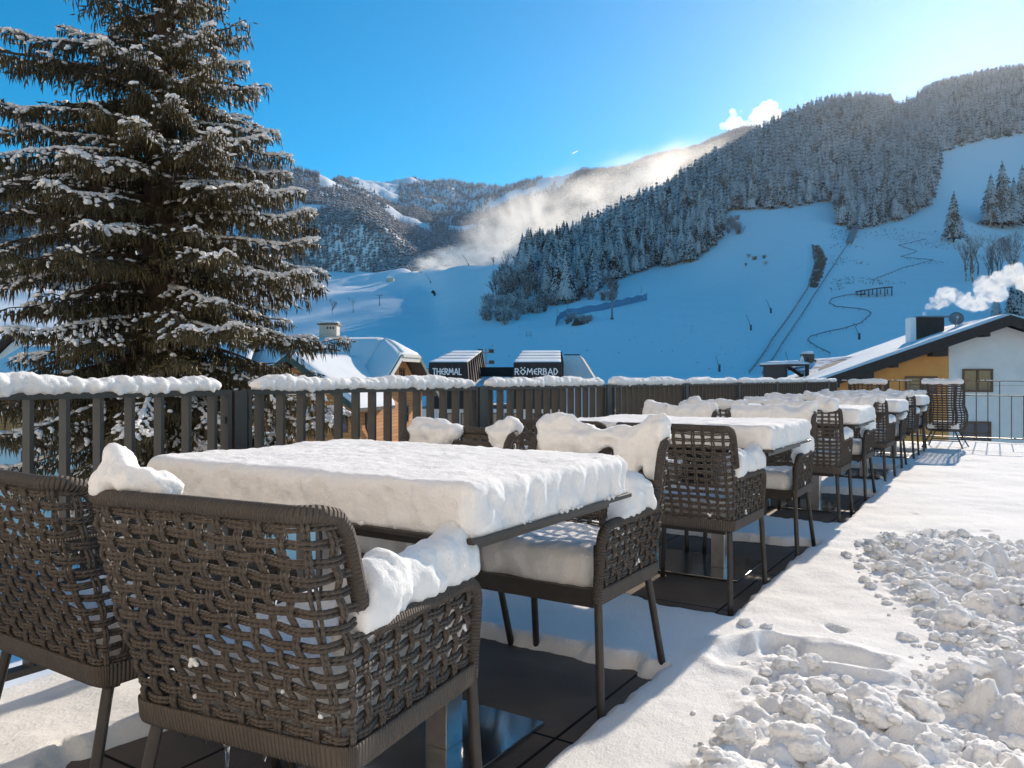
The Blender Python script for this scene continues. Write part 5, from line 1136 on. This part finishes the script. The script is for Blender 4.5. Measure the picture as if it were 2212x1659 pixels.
Fd = [(0, 1+k, 1+(k+1) % 24) for k in range(24)]+[(1+j*24+k, 1+(j+1)*24+k, 1+(j+1)*24+(k+1) % 24, 1+j*24+(k+1) % 24) for j in range(2) for k in range(24)]
ds.add(Vd, Fd); dish = under(hr, ds.build('satellite_dish', M['liftsteel'], smooth=True)); sd = dish.modifiers.new('t', 'SOLIDIFY'); sd.thickness = .02
mb = MB(); mb.tube([dq-nrm*.02, dq-nrm*.1, cq-FD*1.25-Vector((0, 0, .3))], .03, 6); mb.tube([dq-uy*.3, dq+nrm*.38-uy*.05], .015, 5); mb.box(dq+nrm*.40-uy*.04, (.08, .08, .12)); x_ = mb.build('dish_arm', M['cream']); x_.parent = dish
# low annex at its left: flat open porch roof, shingled lean-to and a little snowy chimney
an = root('annex', at(1750, 818, 44)-Vector((0, 0, 8)), 'low annex with a dark open porch and shingled snowy roof left of the orange house', 'house')
af = Frame((at(1697, 818, 44).x, 44, 0), (1, .0, 0), (0, 1, 0)); zt0 = at(0, 786, 44).z
mb = MB(); bx(mb, af, 0, 1.3, 0, 4, -8, .2); bx(mb, af, .02, .14, .1, 3.6, .2, zt0); bx(mb, af, 1.16, 1.30, -.05, .2, .2, zt0+.35); bx(mb, af, .02, 1.28, 3.6, 4, .2, zt0); bx(mb, af, 1.3, 6, .6, 4, -8, .5); under(an, mb.build('wall', M['darkwood']))
slab(an, [af(-.1, -.3, zt0-.02), af(1.22, -.3, zt0-.02), af(1.22, 4.3, zt0+.02), af(-.1, 4.3, zt0+.02)], .10, .20)
pl_ = [af(1.32, -.1, 1.05), af(6.4, -.1, 1.05), af(6.6, 4.2, 2.55), af(1.32, 4.2, 2.10)]
lr = slab(an, pl_, .2, 0, 'lean_to_roof', M['shingle'])
m, nt, b_ = mat_new('thin_snow_on_shingles'); L = nt.links.new; tc = nd(nt, 'ShaderNodeTexCoord'); mp = nd(nt, 'ShaderNodeMapping'); mp.inputs['Scale'].default_value = (1.2, 3.5, 3.5); L(tc.outputs['Object'], mp.inputs['Vector']); nz = nd(nt, 'ShaderNodeTexNoise'); nz.inputs['Scale'].default_value = 1.1; nz.inputs['Detail'].default_value = 5; L(mp.outputs['Vector'], nz.inputs['Vector'])
cr = nd(nt, 'ShaderNodeValToRGB'); cr.color_ramp.elements[0].position = .40; cr.color_ramp.elements[1].position = .50; cr.color_ramp.elements[0].color = (.06, .05, .045, 1); cr.color_ramp.elements[1].color = (.80, .81, .83, 1); L(nz.outputs['Fac'], cr.inputs['Fac']); L(cr.outputs['Color'], b_.inputs['Base Color']); b_.inputs['Roughness'].default_value = .8
x_ = snow_plane([p+Vector((0, 0, .01)) for p in pl_], .05, .3, .02); x_.data.materials[0] = m; x_.parent = lr
mb = MB(); c0 = at(1744, 786, 47.6); mb.prism([c0+Vector((-.42, -.3, -1)), c0+Vector((.42, -.3, -1)), c0+Vector((.42, .3, -1)), c0+Vector((-.42, .3, -1))], (0, 0, 1.25)); mb.prism([c0+Vector((-.33, -.25, .25)), c0+Vector((.33, -.25, .25)), c0+Vector((.33, .25, .25)), c0+Vector((-.33, .25, .25))], (0, 0, .33)); cc = under(an, mb.build('chimney', M['shingle']))
x_ = link('chimney_snow_or_lit_side', blob_mesh('chimney_snow_or_lit_side', [((c0.x, c0.y, c0.z+.66), (.38, .3, .10)), ((c0.x-.36, c0.y-.1, c0.z+.1), (.10, .26, .42)), ((c0.x+.3, c0.y-.28, c0.z+.05), (.14, .05, .1)), ((c0.x, c0.y-.28, c0.z-.25), (.3, .06, .09))], .04, M['snow_roof'], .02, 6, 3)); x_.parent = cc
# ---------------------------------------------------------------- steam, snow mist, cloud
def vol(name, dens, col=(1, 1, 1), aniso=.3, nscale=None, lo=.45, hi=.62, detail=4, stretch=(1, 1, 1), falloff=None):
    m = bpy.data.materials.new(name); m.use_nodes = True; nt = m.node_tree; nt.nodes.clear(); L = nt.links.new
    out = nd(nt, 'ShaderNodeOutputMaterial'); v = nd(nt, 'ShaderNodeVolumePrincipled'); L(v.outputs[0], out.inputs['Volume'])
    v.inputs['Color'].default_value = (*col, 1); v.inputs['Anisotropy'].default_value = aniso; v.inputs['Density'].default_value = dens
    if nscale:
        tc = nd(nt, 'ShaderNodeTexCoord'); mp = nd(nt, 'ShaderNodeMapping'); mp.inputs['Scale'].default_value = stretch; L(tc.outputs['Object'], mp.inputs['Vector'])
        nz = nd(nt, 'ShaderNodeTexNoise'); nz.inputs['Scale'].default_value = nscale; nz.inputs['Detail'].default_value = detail; nz.inputs['Roughness'].default_value = .58; L(mp.outputs['Vector'], nz.inputs['Vector'])
        mr = nd(nt, 'ShaderNodeMapRange'); mr.inputs['From Min'].default_value = lo; mr.inputs['From Max'].default_value = hi; mr.inputs['To Max'].default_value = dens; L(nz.outputs['Fac'], mr.inputs['Value'])
        src = mr.outputs['Result']
        if falloff:                        # thins out towards the rim of its unit sphere domain
            ln = nd(nt, 'ShaderNodeVectorMath', operation='LENGTH'); L(tc.outputs['Object'], ln.inputs[0]); m2 = nd(nt, 'ShaderNodeMapRange'); m2.interpolation_type = 'SMOOTHSTEP'
            m2.inputs['From Min'].default_value = falloff; m2.inputs['From Max'].default_value = 1.0; m2.inputs['To Min'].default_value = 1; m2.inputs['To Max'].default_value = 0; L(ln.outputs['Value'], m2.inputs['Value'])
            mu = nd(nt, 'ShaderNodeMath', operation='MULTIPLY'); L(src, mu.inputs[0]); L(m2.outputs['Result'], mu.inputs[1]); src = mu.outputs[0]
        L(src, v.inputs['Density'])
    return m
def puffs(name, ctr, mat, vox, amp, sc, seed, label, cat=None, kind='stuff'):
    c0 = ctr[0][0]; ells = [(tuple(c-c0), (r, r*.8, r*.9)) for c, r in ctr]; me = blob_mesh(name, ells, vox, mat, amp, sc, seed, 4); o = link(name, me); o.location = c0; return tag(o, label, cat, None, kind)
rr = random.Random(9); ctr = []
PTH = [(1992, 688, 4), (1998, 678, 7), (2010, 664, 11), (2026, 652, 17), (2042, 640, 20), (2066, 640, 17), (2092, 652, 18), (2112, 660, 17), (2126, 640, 21), (2138, 618, 21), (2120, 612, 15), (2160, 630, 19), (2172, 600, 24), (2190, 584, 20), (2205, 604, 22), (2222, 622, 20), (2240, 600, 24)]
for u_, v_, r_ in PTH:
    y_ = 42.5+(u_-1992)*.012; s_ = y_/F; ctr.append((at(u_, v_, y_), r_*s_))
    for _ in range(7):
        a = rr.uniform(0, 6.28); ctr.append((at(u_+r_*.8*math.cos(a), v_+r_*.75*math.sin(a), y_+rr.uniform(-.6, .6)*r_*s_), r_*s_*rr.uniform(.3, .55)))
puffs('chimney_smoke', ctr, vol('steam', 3.6, (1, .985, .96), .25, 1.7, .38, .70, 5), .07, .16, 2.2, 3, 'white smoke billowing from the dark chimney of the house at the right', 'smoke')
ctr = []; YC = 7600.0
for u_, v_, r_ in [(1570, 272, 13), (1592, 264, 18), (1588, 248, 11), (1620, 280, 22), (1640, 262, 24), (1655, 240, 22), (1672, 258, 28), (1690, 265, 22), (1660, 290, 26), (1606, 290, 20), (1703, 268, 14), (1602, 240, 6), (1741, 236, 12), (1734, 250, 14)]:
    s_ = YC/F; ctr.append((at(u_, v_, YC), r_*s_*.85))
    for _ in range(7): a = rr.uniform(0, 6.28); ctr.append((at(u_+r_*.8*math.cos(a), v_+r_*.7*math.sin(a), YC+rr.uniform(-20, 20)), r_*s_*rr.uniform(.25, .5)))
puffs('cloud', ctr, vol('cloud_vapour', .012, (1, 1, 1), .3), 11, 26, 1/60., 5, 'small white cloud peeping over the forested ridge', 'cloud')
a, b_p = at(1236, 332, 9000), at(1250, 325, 9000); mb = MB(); mb.tube([a, (a+b_p)/2, b_p], [6, 9, 3], 8); tag(mb.build('contrail', vol('trail_vapour', .10)), 'short white contrail high in the blue sky', 'cloud', kind='stuff')
def mist(name, ua, va, ya, ub, vb, yb, wid, dep, dens, label, ns=2.2, lo=.42, hi=.66, st=(1, 1, 1), an_=.55):
    P0, P1 = at(ua, va, ya), at(ub, vb, yb); d = P1-P0; X = d.normalized(); Z = (Vector((0, 0, 1))-X*X.z).normalized(); Yv = Z.cross(X)
    V_, F_ = ICO[3]; me = fast_mesh(name, V_, F_, vol(name, dens, (1, .97, .92), an_, ns, lo, hi, 5, st, .25)); o = link(name, me)
    R = Matrix((X, Yv, Z)).transposed().to_4x4(); o.matrix_world = Matrix.Translation((P0+P1)/2) @ R @ Matrix.Diagonal((d.length/2*1.08, dep, wid, 1)); tag(o, label, 'mist', kind='stuff')
mist('snow_mist', 930, 575, 800, 1600, 322, 980, 56, 90, .022, 'sunlit cloud of artificial snow drifting up behind the forest edge', 1.9, .43, .70, (2.2, 1, 1.0))
mist('snow_mist', 905, 585, 860, 1135, 542, 720, 19, 45, .13, 'bright snow spray low over the sunlit field', 3.2, .45, .62, (3, 1, .8))
mist('snow_mist', 985, 550, 880, 1240, 440, 900, 52, 60, .030, 'snow plume rising above the snow lances', 2.6, .42, .66, (1.6, 1, .7))
# ---------------------------------------------------------------- air
hz = MB(); hz.box((300, 2350, 560), (16000, 6300, 1140)); h = hz.build('haze', None); h.data.materials.clear()
m = vol('haze_air', HAZE, (.95, .96, 1.0), .72); h.data.materials.append(m); tag(h, kind='stuff')
# ---------------------------------------------------------------- sky, sun, camera
SUN_AZ, SUN_EL = 31.6, 20.8
w = bpy.data.worlds.new('World'); scene.world = w; w.use_nodes = True; nt = w.node_tree; bg = nt.nodes['Background']
sk = nt.nodes.new('ShaderNodeTexSky'); sk.sky_type = 'NISHITA'; sk.sun_disc = False; sk.sun_elevation = math.radians(SUN_EL); sk.sun_rotation = math.radians(SUN_AZ)
sk.altitude = 1200; sk.air_density = 1.0; sk.dust_density = SKY_DUST; sk.ozone_density = 2.5
hs = nt.nodes.new('ShaderNodeHueSaturation'); hs.inputs['Saturation'].default_value = SKY_SAT; hs.inputs['Hue'].default_value = SKY_HUE; nt.links.new(sk.outputs[0], hs.inputs['Color']); nt.links.new(hs.outputs[0], bg.inputs['Color']); bg.inputs['Strength'].default_value = SKY_STR
sl_ = bpy.data.lights.new('sun', 'SUN'); sl_.energy = SUN_STR; sl_.angle = math.radians(.55); sl_.color = (1, .86, .70); so = bpy.data.objects.new('sun', sl_); COL.objects.link(so)
az, el = math.radians(SUN_AZ), math.radians(SUN_EL); dv = Vector((math.sin(az)*math.cos(el), math.cos(az)*math.cos(el), math.sin(el))); so.rotation_euler = dv.to_track_quat('Z', 'Y').to_euler(); so.location = (20, 20, 60)
cam = bpy.data.cameras.new('camera'); cam.sensor_width = 36; cam.lens = F/2212*36; cam.shift_y = -11.5/2212; cam.clip_end = 30000; cam.clip_start = .05
co = bpy.data.objects.new('camera', cam); COL.objects.link(co); co.location = (0, 0, EYE); co.rotation_euler = (PI/2, 0, 0); scene.camera = co
vs = scene.view_settings; vs.view_transform = 'Standard'; vs.look = 'None'; vs.gamma = 1; vs.exposure = EXPO; vs.use_curve_mapping = False
cy = scene.cycles; cy.max_bounces = 7; cy.diffuse_bounces = 4; cy.glossy_bounces = 3; cy.transmission_bounces = 4; cy.volume_bounces = 3; cy.transparent_max_bounces = 12
cy.use_denoising = True; cy.volume_step_rate = 2.0; cy.volume_max_steps = 256; cy.sample_clamp_indirect = 6
# ---------------------------------------------------------------- assumed hotel behind the viewer, unseen; added to bounce warm light onto the terrace
ht = tag(empty('hotel', W(0, -5.2, -7.5), ROT), 'pale unseen hotel front, assumed behind the terrace and added to bounce warm light', 'building')
mb = MB(); mb.box((1.5, -4, 10), (30, 8, 20)); mb.build('wall', M['plaster_warm'], ht)
for k in range(-3, 5):
    for z in (8.6, 11.8, 15.0):
        mb = MB(); x = k*3.4+.5; mb.box((x, .02, z), (1.7, .05, 2.1)); f = mb.build('window', M['frame'], ht); g = MB(); g.box((x, .05, z), (1.5, .02, 1.9)); q = g.build('pane', M['glass']); q.parent = f
mb = MB(); mb.box((1.5, -3.4, 20.3), (32, 10.5, .6)); mb.build('roof', M['darkwood'], ht)
